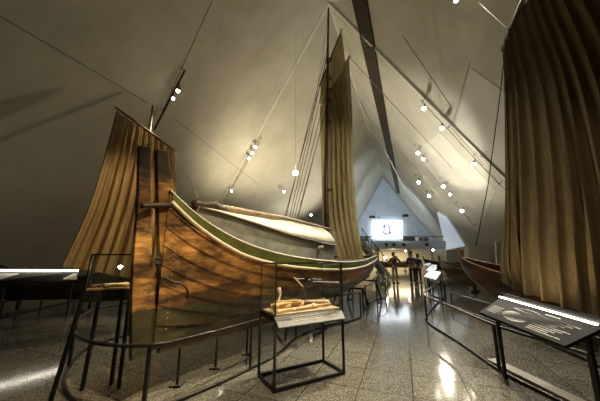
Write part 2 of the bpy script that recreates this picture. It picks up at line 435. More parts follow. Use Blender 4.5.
# under the mezzanine: dim columns and exhibits
for i, x in enumerate((377, 409, 431)):
    p = A(x, 249, MY + .8); mb = MB(); mb.tube([V((p.x, p.y, 0)), V((p.x, p.y, p.z))], .14, 14); mb.box((p.x, p.y, .06), (.4, .4, .12))
    struct('trim_column_%d' % i, mb, M['slab'])

# ---------------------------------------------------------------- hull builder
def make_hull(root, mat, L, bfun, zs, zk, W, n=7, ns=36, name='hull', rake0=0, rake1=.9, d=.014, inner=None, bmin=.03):
    P = [];
    def pt(x, u, side, off=0):
        s_ = x / L
        e = min(1, min(x, L - x) / (L * .22))
        b = max(bfun(x), 0); b = max(b, bmin)
        f = math.sin(u * PI / 2) ** (.95)
        f = lerp(u ** .8, f, e)
        g = lerp(u, .40 * u + .60 * (1 - math.cos(u * PI / 2)), e)
        w1 = max(0, (s_ - .7) / .3) ** 2; w0 = max(0, (.3 - s_) / .3) ** 2
        xx = x - rake1 * (1 - u) ** 2 * w1 + rake0 * (1 - u) ** 2 * w0
        z = lerp(zk(x), zs(x), g)
        y = (b * f * (1 if u > 0 else 0) + bmin * (1 - f) * .8 + off * min(1, b / .2)) * side
        return W(xx, y, z)
    for side in (1, -1):
        rows = []
        for i in range(n):
            for kk in range(3):
                u = lerp(i / n, (i + 1) / n, kk / 2.0)
                rows.append([pt(L * j / ns, u, side, d * (1 - kk / 2)) for j in range(ns + 1)])
        P.append(rows)
    mb = MB()
    for rows in P: mb.grid(rows)
    o = mb.build(name, mat, root, smooth=False, solid=.012)
    return o, pt

# ---------------------------------------------------------------- THE BIG BOAT
S0 = V((-1.761, 3.431, 0)); ax = V((math.cos(AX), math.sin(AX), 0)); rt = V((ax.y, -ax.x, 0)); LB = 9.78
def WB(s, y, z): return S0 + ax * s + rt * y + V((0, 0, z))
def CP(px, py): return PL(px, py, S0, rt)
def cps(px, py):
    p = CP(px, py); return (p - S0).dot(ax), p.z
SH = [(163, 183), (168, 189), (175, 196), (186, 207.5), (202, 220), (215, 228.5), (230, 237), (257, 248.5), (290, 256.5), (320, 260.5), (340, 262), (352, 262), (365, 260), (376, 255.5)]
BT = [(0, 0.06), (.3, .15), (.8, .36), (1.5, .62), (2.5, .86), (3.8, 1.0), (5.0, 1.0), (6.5, .84), (8, .5), (9, .22), (9.7, .02)]
_b = cr([V((a, b, 0)) for a, b in BT], 6); BTT = [(p.x, p.y) for p in _b]
def bB(x): return interp(BTT, x)
ZT = []
for i in range(60):
    x = LB * i / 59; z = 1.6
    for it in range(20):
        px, py = proj(WB(x, bB(x), z)); ty = interp(SH, px)
        z += (py - ty) / F * (WB(x, 0, 0).y) * .8
    ZT.append((x, z))
for it in range(2):   # fair the curve
    ZT = [ZT[0]] + [(ZT[i][0], (ZT[i - 1][1] + 2 * ZT[i][1] + ZT[i + 1][1]) / 4) for i in range(1, 59)] + [ZT[-1]]
print('SHEER', [(round(a, 1), round(b, 2)) for a, b in ZT[::5]])
def zsB(x): return interp(ZT, x)
def zkB(x): return interp([(0, .56), (3, .46), (5, .56), (7, .72), (8.6, .9), (9.78, 1.12)], x)
boat = thing('sailing_boat', 'large clinker wooden sailing boat with green sheer strake and tall rudder, centre of hall', 'boat', (S0.x, S0.y, .5))
hull, ptB = make_hull(boat, M['boat'], LB, bB, zsB, zkB, WB, n=8, ns=70, rake1=1.1, bmin=.055, d=.03)
def strip(pf, x0, x1, w, t_, name, mat, n=60, dz=0, side=1):
    mb = MB(); rows = []
    for j in range(n + 1):
        x = lerp(x0, x1, j / n); c = pf(x)
        rows.append([c + V((0, 0, -w / 2)), c + rt * t_ * side + V((0, 0, -w / 2)), c + rt * t_ * side + V((0, 0, w / 2)), c + V((0, 0, w / 2)), c + V((0, 0, -w / 2))])
    mb.grid(rows); return mb.build(name, mat, boat)
def hB(x, dz, off=.012, side=1):     # point on hull surface dz below the sheer
    z = zsB(x) - dz; hgt = zsB(x) - zkB(x)
    lo, hi = 0, 1
    for _ in range(25):
        m_ = (lo + hi) / 2
        if (ptB(x, m_, 1) .z) < z: lo = m_
        else: hi = m_
    p = ptB(x, lo, side); return p + rt * off * side
for side in (1, -1):
    # green sheer strake as its own plank over the top strake
    mb = MB(); rows = []
    for j in range(61):
        x = lerp(.03, LB - .05, j / 60); gw = interp([(0, .12), (1, .16), (4, .14), (9.7, .11)], x)
        rows.append([hB(x, gw, .022, side), hB(x, gw * .5, .026, side), hB(x, -.01, .022, side)])
    mb.grid(rows); mb.build('sheer_strake', M['green'], boat, solid=.015)
    mb = MB(); mb.tube([hB(lerp(0.02, LB - .02, j / 70), interp([(0, .13), (1, .18), (4, .16), (9.7, .13)], lerp(0, LB, j / 70)), .036, side) for j in range(71)], .026, 6); mb.build('rubbing_strake', M['railwood'], boat, smooth=True)
    mb = MB(); mb.tube([hB(lerp(0.0, LB, j / 70), -.012, .028, side) for j in range(71)], .011, 6); mb.build('gunwale_line', M['whitepaint'], boat, smooth=True)
    mb = MB(); mb.tube([hB(lerp(0.0, LB, j / 70), -.03, -.01, side) for j in range(71)], .026, 6); mb.build('gunwale', M['darkwood'], boat, smooth=True)
def plate(pix, th, name, mat, parent, bev=.008):
    mb = MB(); q = [CP(*p) for p in pix]
    mb.hexa([p - rt * th / 2 for p in q], [p + rt * th / 2 for p in q]); return mb.build(name, mat, parent, bevel=bev)
# sternpost, stem and keel
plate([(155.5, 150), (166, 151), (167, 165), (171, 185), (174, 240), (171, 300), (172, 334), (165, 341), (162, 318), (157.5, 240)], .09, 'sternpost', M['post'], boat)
mb = MB(); kp = [WB(x, 0, zkB(x) - .04) for x in [lerp(.1, 8.7, i / 30) for i in range(31)]] 
for i in range(30): mb.bar(kp[i], kp[i + 1] + (kp[i + 1] - kp[i]) * .02, .07, .13)
mb.build('keel', M['boat'], boat)
stem = [ptB(LB, u, 1) for u in [0, .2, .4, .6, .8, 1]]; stem = [p - rt * ((p - S0).dot(rt)) for p in stem] + [WB(LB + .08, 0, zsB(LB) + .18)]
mb = MB(); st2 = cr(stem, 4)
for i in range(len(st2) - 1): mb.bar(st2[i], st2[i + 1] + (st2[i + 1] - st2[i]) * .1, .07, .12)
mb.build('stem', M['palewood'], boat)
# rudder hung aft of the sternpost
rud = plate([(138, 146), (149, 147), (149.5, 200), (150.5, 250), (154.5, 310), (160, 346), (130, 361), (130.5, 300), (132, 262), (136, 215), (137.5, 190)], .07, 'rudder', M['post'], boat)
for (y0, xa, xb) in ((205, 150, 160), (262, 153, 160), (318, 156, 163)):
    mb = MB()
    a, b = CP(xa - 4, y0), CP(xb + 4, y0)
    mb.bar(a - rt * .045, b - rt * .05, .012, .04); mb.bar(a + rt * .045, b + rt * .05, .012, .04); mb.tube([CP((xa + xb) / 2, y0 - 4), CP((xa + xb) / 2, y0 + 4)], .018, 8)
    mb.build('pintle', M['darkwood'], rud)
# dark tube standing in for the curved shadow on the hull side
mb = MB(); hk = [CP(158, 283) + rt * .06, CP(160, 277) + rt * .08, hB(.12, 1.05, .03), hB(.22, 1.0, .05), hB(.32, 1.0, .05), hB(.37, 1.08, .03)]
mb.tube(cr(hk, 5), .016, 6); mb.build('hull_shadow_tube', M['darkwood'], boat, smooth=True)
# nails along the stern plank ends
mb = MB()
for i in range(22):
    u = .1 + .8 * i / 22; p = ptB(.13, u, 1) + rt * .012; mb.box(p, (.012, .012, .012))
mb.build('nail', M['palewood'], boat)
boat_nails = [o for o in boat.children if o.name.startswith('nail')][0]; boat_nails['kind'] = 'stuff'
# tiller arm athwart rudder head, running forward over the cabin
mb = MB(); tp = [A(142, 206, 3.05), A(160, 205, 3.28), A(185, 205.5, 3.6), A(200, 206, 3.8)]
mb.tube(cr(tp, 5), [.028] * 16, 8); mb.build('tiller', M['darkwood'], boat, smooth=True)
mb = MB(); mb.tube([A(192, 205, 3.68), A(196, 204, 3.72), A(204, 206, 3.8), A(212, 205, 3.9), A(218, 208, 4.0), A(226, 209, 4.1)], [.045, .075, .07, .08, .065, .045], 10)
for q in range(7):
    c = A(194 + q * 4.4, 204.5 + q * .6, 3.7 + q * .055); mb.tube([c + V((math.cos(a) * .012, math.cos(a) * .02, math.sin(a) * .085)) + V((0, 0, 0)) for a in [2 * PI * z / 10 for z in range(10)]], .011, 5, closed=True)
mb.build('rope_lashing', M['darkwood'], boat, smooth=True)
# cabin aft: grey side, cream barrel roof
def cabin():
    x0, x1 = .40, 3.6; n = 26
    def hw(x): return max(.06, bB(x) * .82 - .03)
    EV = [(180, 206), (200, 208.5), (221, 214), (250, 223), (290, 236), (331, 245.5)]
    tab = []
    for i in range(17):
        x = lerp(x0, x1, i / 16); z = 1.9
        for it in range(25):
            px, py = proj(WB(x, hw(x), z)); z += (py - interp(EV, px)) / F * WB(x, 0, 0).y * .8
        tab.append((x, z))
    def zt(x): return interp(tab, x)
    def rise(x): return interp([(.4, .03), (.9, .1), (1.7, .26), (2.6, .42), (3.6, .50)], x)
    def arch(x, k): a = PI * k / 14; return WB(x, math.cos(a) * (hw(x) + .03), zt(x) + math.sin(a) * rise(x))
    xs = [lerp(x0, x1, i / n) for i in range(n + 1)]
    mb = MB()
    for side in (1, -1): mb.grid([[WB(x, side * hw(x), zsB(x) - .05), WB(x, side * hw(x), zt(x))] for x in xs])
    mb.build('cabin_side', M['greyside'], boat, solid=.025)
    mb = MB(); rows = [[arch(x, k) for k in range(15)] for x in xs]
    # rounded-down front end
    for dx, sc_ in ((.12, .93), (.22, .78)): rows.append([lerp(arch(x1, k), WB(x1, 0, zt(x1)), 1 - sc_) + ax * dx for k in range(15)])
    mb.grid(rows); cr_ = mb.build('cabin_roof', M['cream'], boat, smooth=True, solid=.03)
    mb = MB(); mb.tube([WB(x, hw(x) + .04, zt(x)) for x in xs], .022, 6); mb.tube([WB(x, -hw(x) - .04, zt(x)) for x in xs], .022, 6); mb.build('eave_batten', M['darkwood'], cr_)
    mb = MB(); poly = [WB(x1, -hw(x1), zsB(x1) - .1), WB(x1, hw(x1), zsB(x1) - .1)] + [WB(x1, math.cos(PI * k / 14) * hw(x1), zt(x1) + math.sin(PI * k / 14) * rise(x1) * .95) for k in range(15)]
    mb.hexa([p - ax * .015 for p in poly], [p + ax * .015 for p in poly]); mb.build('cabin_front', M['cream'], boat)
    mb = MB(); poly = [WB(x0, -hw(x0), zsB(x0) - .1), WB(x0, hw(x0), zsB(x0) - .1), WB(x0, hw(x0), zt(x0)), WB(x0, -hw(x0), zt(x0))]
    mb.slab(poly, .02); mb.build('cabin_back', M['greyside'], boat)
cabin()
# side decks / inside boards
mb = MB(); rows = []
for j in range(41):
    x = lerp(.15, LB - .3, j / 40); rows.append([WB(x, (bB(x) - .01) * c_, zsB(x) - .09 - .02 * (1 - abs(c_))) for c_ in (-1, -.5, 0, .5, 1)])
mb.grid(rows); mb.build('deck', M['brownwood'], boat, solid=.02)
# cleat (pale oarlock) on the sheer
p = A(317, 258, 5.55); mb = MB(); mb.tube(cr([p, p + V((0, 0, .12)), p + V((.06, 0, .19)), p + V((.13, 0, .2))], 4), [.035] * 6 + [.05] * 7, 8); mb.build('oarlock', M['palewood'], boat, smooth=True)
# mast
mx = 4.92
ms_ = WB(mx, 0, 0); mtop = A(328.5, 8, ms_.y)
mb = MB(); mb.tube([V((ms_.x, ms_.y, .7)), V((ms_.x, ms_.y, 4)), mtop], [.075, .062, .028], 12); mb.build('mast', M['darkwood'], boat, smooth=True)
MYY = ms_.y
def sailgrid(L_, R_, nu, nv, folds, amp, seed=0, sharp=0):
    """L_, R_: functions v->3D point of left/right leech; folds ripple along the viewing normal."""
    rnd = random.Random(seed); ph = [rnd.random() * 6 for _ in range(6)]; rows = []
    for j in range(nv + 1):
        v = j / nv; a, b = L_(v), R_(v); d = (b - a); n = d.cross(V((0, 0, 1))).normalized()
        row = []
        for i in range(nu + 1):
            u = i / nu
            w = math.sin(u * folds * 2 * PI + ph[0] + 1.2 * math.sin(u * 5 + ph[1])) + .45 * math.sin(u * folds * 4.7 * PI + ph[2] + v * 1.5) + .35 * math.sin(u * folds * 1.1 * PI + ph[3] + v * 4)
            if sharp: w = 2.2 * (1 - abs(math.sin(u * folds * PI + ph[0] + .5 * math.sin(u * 4 + ph[1])))) ** sharp + .5 * math.sin(u * 4.1 * PI + ph[2]) + .12 * w
            w2 = .35 + .65 * math.sin(min(1, v * 1.15) * PI * .75)
            row.append(a + d * (u + .012 * math.sin(u * folds * 2 * PI + ph[4]) * math.sin(PI * u)) + n * w * amp * w2 * min(1, 6 * u + .15, 6 * (1 - u) + .15))
        rows.append(row)
    return rows
def curve_pts(pts):
    c = cr(pts, 8)
    def f(v):
        t = v * (len(c) - 1); i = min(int(t), len(c) - 2); return c[i].lerp(c[i + 1], t - i)
    return f
Lc = curve_pts([A(323.5, 99, MYY + .15), A(325, 140, MYY + .15), A(326, 190, MYY + .15), A(329, 226, MYY + .15), A(338, 259, MYY + .1)])
Rc = curve_pts([A(349, 59, MYY + .15), A(352, 110, MYY + .2), A(354, 180, MYY + .25), A(358, 225, MYY + .3), A(364, 259, MYY + .3)])
mb = MB(); mb.grid(sailgrid(Lc, Rc, 90, 50, 5, .055, 3)); mb.build('mainsail', M['sail4'], boat, smooth=True)
Lc = curve_pts([A(321, 82, MYY + .4), A(320, 110, MYY + .4), A(321, 160, MYY + .4), A(323, 226, MYY + .4)])
Rc = curve_pts([A(341.5, 31, MYY + .4), A(345, 60, MYY + .4), A(350, 120, MYY + .5), A(352, 220, MYY + .6)])
mb = MB(); mb.grid(sailgrid(Lc, Rc, 60, 40, 4, .04, 5)); mb.build('topsail', M['sail'], boat, smooth=True)
mb = MB(); mb.tube([A(350, 56, MYY + .1), A(321, 104, MYY + .1)], [.035, .05], 10); mb.build('yard', M['railwood'], boat, smooth=True)
mb = MB(); mb.tube([A(342, 29, MYY + .36), A(319.5, 86, MYY + .36)], [.02, .03], 10); mb.build('topsail_yard', M['darkwood'], boat, smooth=True)
# shrouds and running rigging
mb = MB()
for (x0, y0, x1, y1, dy, s_) in [(326, 62, 268, 214, -1.2, 3.6), (327, 55, 290, 222, .4, 3.9), (327, 70, 297, 224, .8, 4.0), (327, 90, 300, 226, .9, 4.1), (326, 110, 306, 228, .9, 4.2), (327, 48, 275, 217, -.6, 3.7), (328, 100, 311, 230, .9, 4.3)]:
    mb.tube([A(x0, y0, MYY - .05), WB(s_, -bB(s_) * .92, zsB(s_))], .010, 5)
for (x0, y0, x1, y1, Y1) in [(330, 96, 355, 240, MYY + .5), (333, 80, 352, 205, MYY - .2), (330, 130, 348, 245, MYY - .4), (329, 20, 323, 200, MYY - .35)]:
    mb.tube([A(x0, y0, MYY - .3), A(x1, y1, Y1)], .010, 5)
mb.build('rigging', M['rope'], boat)
for k_, y_ in enumerate((60, 78, 90, 101, 122, 190)):
    mb = MB(); c = A(328.5, y_, MYY); mb.tube([c + V((math.cos(a) * .085, math.sin(a) * .085, 0)) for a in [2 * PI * z / 12 for z in range(12)]], .022, 5, closed=True)
    mb.build('mast_band', M['darkwood'], boat)
# spars lying along the cabin roof
mb = MB(); mb.tube([A(206, 205, 3.85), A(225, 208, 4.15), A(290, 219, 5.3), A(334, 230, 6.9)], [.045, .045, .035, .025], 10)
tag(mb.build('wooden_spar', M['spar'], smooth=True), 'long wooden spar lashed to the tiller and lying along the cream cabin roof', 'spar')
mb = MB(); mb.tube([A(252, 227.5, 4.55), A(295, 228, 5.6), A(334, 228.5, 7.0)], [.022, .022, .02], 8)
tag(mb.build('boat_hook', M['brownwood'], smooth=True), 'thin dark pole lying on the cabin roof beneath the long spar', 'pole')
# support trestles under the boat
def trestle(c, h, w, label, ang=AX, group='steel trestles under the large boat'):
    t = thing('trestle', label, 'stand', (c[0], c[1], 0), group)
    d = V((math.cos(ang), math.sin(ang), 0)); r_ = V((d.y, -d.x, 0)); c = V((c[0], c[1], 0))
    for s_ in (1, -1):
        for e in (1, -1):
            mb = MB(); mb.bar(c + r_ * s_ * w + d * e * .28 + V((0, 0, .02)), c + r_ * s_ * w * .82 + d * e * .02 + V((0, 0, h)), .045); mb.build('leg', M['blacksteel'], t)
    mb = MB(); mb.bar(c + r_ * w * .95 + V((0, 0, h)), c - r_ * w * .95 + V((0, 0, h)), .05, .05); mb.build('crossbar', M['blacksteel'], t)
    for s_ in (1, -1): mb = MB(); mb.bar(c + r_ * s_ * w + d * .28 + V((0, 0, .02)), c + r_ * s_ * w - d * .28 + V((0, 0, .02)), .04); mb.build('foot', M['blacksteel'], t)
    return t
def keel_at(x): return zkB(x) - .11
trestle(WB(8.0, 0, 0)[:2], keel_at(8.0), .55, 'black steel trestle under the bow of the large boat')
trestle(WB(6.6, 0, 0)[:2], keel_at(6.6), .5, 'black steel trestle under the forward half of the large boat, behind the glass case post')
trestle(WB(3.4, 0, 0)[:2], keel_at(3.4), .5, 'black steel trestle under the cabin of the large boat')
for i, (x, y, lb) in enumerate([(181, 337, 'short steel prop under the keel, nearest the rudder'), (218, 325, 'short steel prop under the keel, second from the rudder'), (248, 317, 'short steel prop under the keel, third from the rudder')]):
    p = CP(x, y); xx = (p - S0).dot(ax); zz = zkB(xx) - .105
    t = thing('keel_prop', lb, 'stand', (p.x, p.y, 0), 'keel props')
    mb = MB(); mb.tube([V((p.x, p.y, .02)), V((p.x, p.y, zz))], .018, 8); mb.build('post', M['steel'], t)
    mb = MB(); mb.box((p.x, p.y, .01), (.14, .14, .02)); mb.build('base_plate', M['steel'], t)

# ---------------------------------------------------------------- barriers
def barrier(label, floorpts, h, posts, closed=False, cap=True):
    pts = cr(floorpts, 10); c = pts[0]
    t = thing('steel_barrier', label, 'barrier', (c.x, c.y, 0))
    mb = MB(); mb.tube([p + V((0, 0, h)) for p in pts], .021, 8); mb.build('top_rail', M['steel'], t, smooth=True)
    mb = MB(); mb.tube([p + V((0, 0, .022)) for p in pts], .021, 8); mb.build('bottom_rail', M['steel'], t, smooth=True)
    for p in posts:
        p = V(p); q = min(pts, key=lambda z: (z - p).length)
        mb = MB(); mb.bar(V((q.x, q.y, .0)), V((q.x, q.y, h)), .035); mb.build('post', M['steel'], t)
    return t
fp = [G(361, 318), G(345, 323), G(320, 328), G(296, 339), G(278, 355), G(250, 370), G(205, 391), G(150, 345, .65), G(95, 343, .65), G(74, 332, .65), G(76, 321, .65), G(96, 309, .65), G(133, 302, .65)]
fp = [V((p.x, p.y, 0)) for p in fp]; 
barrier('dark steel barrier curving round the rudder and along the large boat', fp, .65, [fp[0], fp[5], fp[7], fp[10], fp[12], fp[3]])
fr = [G(445, 296), G(430, 312), G(427, 322), G(460, 344), G(500, 372), G(560, 403)]
fr = [V((p.x, p.y, 0)) for p in fr]
e_ = fr[-1] + (fr[-1] - fr[-2]) * .5; fr.append(e_)
barrier('dark steel barrier on the right in front of the brown sail', fr, .62, [fr[0], fr[2], fr[4], fr[6]])
fr2 = [V((p.x, p.y, 0)) for p in [G(452, 306), G(500, 325), G(545, 343), G(610, 372)]]
barrier('low rear steel barrier behind the right information board', fr2, .42, [fr2[0], fr2[1], fr2[3]])
fq = [V((p.x, p.y, 0)) for p in [G(0, 318), G(40, 309), G(75, 301), G(100, 296)]]
barrier('dark steel barrier in front of the dark left boat', fq, .4, [fq[0], fq[1], fq[2], fq[3]])
fm = [V((p.x, p.y, 0)) for p in [G(388, 289), G(386, 297), G(377, 300), G(366, 304)]]
barrier('small steel barrier beyond the bow of the large boat', fm, .6, [fm[0], fm[1], fm[3]])
fm = [V((p.x, p.y, 0)) for p in [G(425, 283), G(428, 289), G(433, 296), G(446, 300)]]
barrier('steel barrier beneath the pale lit reading boards', fm, .6, [fm[0], fm[1], fm[2], fm[3]])

# ---------------------------------------------------------------- glass cases
def frame_box(mb, c8, w):
    for i, j in ((0, 1), (1, 2), (2, 3), (3, 0), (4, 5), (5, 6), (6, 7), (7, 4), (0, 4), (1, 5), (2, 6), (3, 7)): mb.bar(c8[i], c8[j], w)
# centre case
a = G(274, 393); b = G(344, 374); dirx = (b - a).normalized(); back = V((-dirx.y, dirx.x, 0)); wid = (b - a).length; dep = .5
case = thing('display_case', 'glass display case of bone and wooden tools on legs beside the large boat hull', 'display case', (a.x, a.y, 0))
zt_ = .80
def cc(u, v, z): return a + dirx * wid * u + back * dep * v + V((0, 0, z))
for (u, v) in ((0, 0), (1, 0), (0, 1), (1, 1)):
    mb = MB(); mb.bar(cc(u, v, 0), cc(u, v, zt_), .035); mb.build('leg', M['blacksteel'], case)
mb = MB()
for p, q in (((0, 0), (1, 0)), ((1, 0), (1, 1)), ((1, 1), (0, 1)), ((0, 1), (0, 0))): mb.bar(cc(*p, .018), cc(*q, .018), .035)
mb.build('floor_frame', M['blacksteel'], case)
mb = MB(); mb.hexa([cc(-.02, -.12, zt_ - .02), cc(1.02, -.12, zt_ - .02), cc(1.02, 1.02, zt_), cc(-.02, 1.02, zt_)], [cc(-.02, -.12, zt_ + .02), cc(1.02, -.12, zt_ + .02), cc(1.0, 0.02, zt_ + .12), cc(.0, .02, zt_ + .12)]) if False else None
# sloped reading ledge in front, dark end triangle
mb = MB(); mb.hexa([cc(-.02, -.30, zt_ - .06), cc(-.02, 0.0, zt_ - .06), cc(-.02, 0.0, zt_ + .06), cc(-.02, -.30, zt_ - .045)], [cc(.94, -.30, zt_ - .06), cc(.98, 0.0, zt_ - .06), cc(.98, 0.0, zt_ + .06), cc(.94, -.30, zt_ - .045)]); mb.build('reading_ledge', M['ledge'], case, bevel=.004)
mb = MB(); mb.box(cc(.5, .5, zt_ + .02), (wid + .02, dep + .02, .07), math.atan2(dirx.y, dirx.x)); tray = mb.build('tray', M['blacksteel'], case)
mb = MB(); mb.box(cc(.5, .5, zt_ + .06), (wid - .04, dep - .04, .012), math.atan2(dirx.y, dirx.x)); mb.build('lining', M['palewood'], tray)
z0, z1 = zt_ + .055, 1.50
c8 = [cc(0, 0, z0), cc(1, 0, z0), cc(1, 1, z0), cc(0, 1, z0), cc(0, 0, z1), cc(1, 0, z1), cc(1, 1, z1), cc(0, 1, z1)]
mb = MB()
for i in (0, 1): mb.bar(c8[i], c8[i + 4], .02 if i == 0 else .032)
for i in (2, 3): mb.bar(c8[i], c8[i + 4], .012)
mb.bar(c8[4], c8[5], .012); mb.bar(c8[5], c8[6], .012); mb.bar(c8[6], c8[7], .012); mb.bar(c8[7], c8[4], .012)
mb.build('corner_frame', M['steel'], case)
for nm, ids in (('glass_pane', (0, 1, 5, 4)), ('glass_pane', (1, 2, 6, 5)), ('glass_pane', (2, 3, 7, 6)), ('glass_pane', (3, 0, 4, 7)), ('glass_pane', (4, 5, 6, 7))):
    mb = MB(); mb.slab([c8[i] for i in ids], .004); mb.build(nm, M['glass'], case)
# text marks on ledge
mb = MB()
def led(u, w): return cc(u, -.30 + .30 * w, zt_ - .045 + .105 * w + .003)
for r_ in range(3):
    w = .35 + r_ * .18
    mb.tube([led(.18, w), led(.55 + .1 * r_, w)], .004, 4); mb.tube([led(.62, w), led(.92, w)], .003, 4)
mb.build('printed_text', M['print'], case)
# contents
rnd = random.Random(4); zc = zt_ + .066
items = [('long honey-brown bone tool lying at the front of the centre glass case', (.05, .15, .62, .35), .024, 'bone'), ('pale curved bone leaning upright at the left end of the centre glass case', None, .022, 'bone2'), ('orange-brown wooden paddle blade lying along the back of the centre glass case', (.1, .75, .55, .6), .034, 'bone'), ('short thick bone handle at the right end of the centre glass case', (.62, .3, .95, .5), .024, 'bone'), ('thin pale bone pin across the middle of the centre glass case', (.3, .2, .8, .8), .018, 'bone2'), ('stubby brown bone fragment at the left front of the centre glass case', (.08, .55, .3, .4), .036, 'bone'), ('large honey-brown bone club laid on top of the pile in the centre glass case', (.06, .35, .5, .62, .05), .03, 'bone'), ('pale forked bone resting across the right side of the pile in the centre glass case', (.42, .8, .9, .35, .05), .02, 'bone2'), ('dark brown wooden wedge at the back right of the centre glass case', (.6, .8, .95, .75), .042, 'brownwood'), ('slender orange bone spatula topmost on the pile in the centre glass case', (.1, .55, .42, .45, .10), .015, 'bone')]
for lb, g, r_, m in items:
    if g: lift = g[4] if len(g) > 4 else 0; zc = zt_ + .066 + lift; p = [cc(g[0], g[1], zc + r_), cc(lerp(g[0], g[2], .3), lerp(g[1], g[3], .35), zc + r_ * 1.3), cc(lerp(g[0], g[2], .7), lerp(g[1], g[3], .6), zc + r_ * 1.1), cc(g[2], g[3], zc + r_)]
    else: p = [cc(.12, .4, zc), cc(.13, .42, zc + .12), cc(.16, .45, zc + .22), cc(.15, .5, zc + .3)]
    p = cr(p, 4); n_ = len(p)
    mb = MB(); mb.tube(p, [r_ * (1.15 - .55 * math.sin(PI * i / (n_ - 1)) + .25 * rnd.random()) for i in range(n_)], 8)
    tag(mb.build('bone_tool', M[m], smooth=True), lb, 'bone tool', 'tools in the centre glass case')
p = cc(.52, .5, zc); t = thing('model_boat_frame', 'small dark wooden tripod holding a pale peg in the centre glass case', 'model', p)
for i in range(4):
    an = i * PI / 2 + .4; mb = MB(); mb.tube([p + V((math.cos(an) * .09, math.sin(an) * .09, .0)), p + V((0, 0, .2))], .007, 6); mb.build('leg', M['darkwood'], t)
mb = MB(); mb.tube([p + V((0, 0, .19)), p + V((-.13, .0, .33))], .012, 6); mb.build('peg', M['palewood'], t)

# left case
ly = 3.45
A0 = A(87, 297, ly); 
lcase = thing('display_case', 'glass display case with an added lamp glint, left of the rudder', 'display case', (A0.x, A0.y, 0))
B0 = A(134, 297, ly + .25)
q = [A(79, 303, ly), A(133, 299, ly + .25)]
z_lo, z_hi = q[0].z, A(86, 291, ly).z
dx_ = (q[1] - q[0]); dx_.z = 0; L_ = dx_.length; dx_.normalize(); bk = V((-dx_.y, dx_.x, 0))
def lc(u, v, z): return V((q[0].x, q[0].y, 0)) + dx_ * L_ * u + bk * .2 * v + V((0, 0, z))
mb = MB(); mb.hexa([lc(0, 0, z_lo), lc(1, 0, z_lo), lc(1, 1, z_lo), lc(0, 1, z_lo)], [lc(0.02, 0, z_hi), lc(1, 0, z_hi), lc(1, 1, z_hi), lc(0.02, 1, z_hi)]); mb.build('tray', M['blacksteel'], lcase, bevel=.005)
zg = A(90, 254.5, ly).z
g8 = [lc(.06, .02, z_hi), lc(.98, .02, z_hi), lc(.98, .95, z_hi), lc(.06, .95, z_hi), lc(.10, .02, zg), lc(.98, .02, zg), lc(.98, .95, zg), lc(.10, .95, zg)]
mb = MB()
for i, j in ((4, 5), (5, 6), (6, 7), (7, 4), (0, 4), (1, 5), (2, 6), (3, 7)): mb.bar(g8[i], g8[j], .02)
mb.build('corner_frame', M['blacksteel'], lcase)
for ids in ((0, 1, 5, 4), (1, 2, 6, 5), (2, 3, 7, 6), (3, 0, 4, 7), (4, 5, 6, 7)):
    mb = MB(); mb.slab([g8[i] for i in ids], .004); mb.build('glass_pane', M['glass'], lcase)
mb = MB(); mb.hexa([lc(.07, .03, z_hi), lc(.97, .03, z_hi), lc(.97, .92, z_hi), lc(.07, .92, z_hi)], [lc(.07, .03, z_hi + .015), lc(.97, .03, z_hi + .015), lc(.97, .92, z_hi + .015), lc(.07, .92, z_hi + .015)]); mb.build('lining', M['sail3'], lcase)
for (u, v, x_) in ((.03, .1, -.16), (.93, .1, 0), (.3, .9, -.05), (.75, .9, 0)):
    top = lc(u, v, z_lo); ft = top + V((x_ * .3, x_, 0)); ft.z = 0
    mb = MB(); mb.bar(ft, top, .035); mb.build('leg', M['blacksteel'], lcase)
mb = MB(); lp = lc(.64, .45, A(120, 268, ly).z)
mb.tube([lc(.64, .5, z_hi + .01), lp - V((0, 0, .03))], .006, 6); mb.build('glint_stem', M['blacksteel'], lcase)  # glowing bulb on a stem, added for the lamp glint in the glass
mb = MB(); mb.tube([lp - V((0, 0, .02)), lp - V((0, 0, .0)), lp + V((0, 0, .02))], [.008, .024, .008], 10); mb.build('glint_bulb', emit('glint_glow', (1, .85, .5), 150), lcase, smooth=True)
for i, (u0, v0, u1, v1, lb) in enumerate([(.15, .3, .5, .5, 'brown wooden block plane lying at the left inside the left glass case'), (.4, .25, .85, .35, 'pale wooden tool lying at the front inside the left glass case'), (.3, .75, .9, .7, 'long dark wooden tool lying at the back inside the left glass case')]):
    zz = z_hi + .04; mb = MB(); mb.tube(cr([lc(u0, v0, zz), lc((u0 + u1) / 2, (v0 + v1) / 2, zz + .015), lc(u1, v1, zz)], 5), [.02, .022, .024, .022, .016, .014, .016, .02, .026, .026, .02], 8)
    tag(mb.build('wooden_tool', M[['brownwood', 'palewood', 'bone'][i]], smooth=True), lb, 'tool', 'tools in the left glass case')

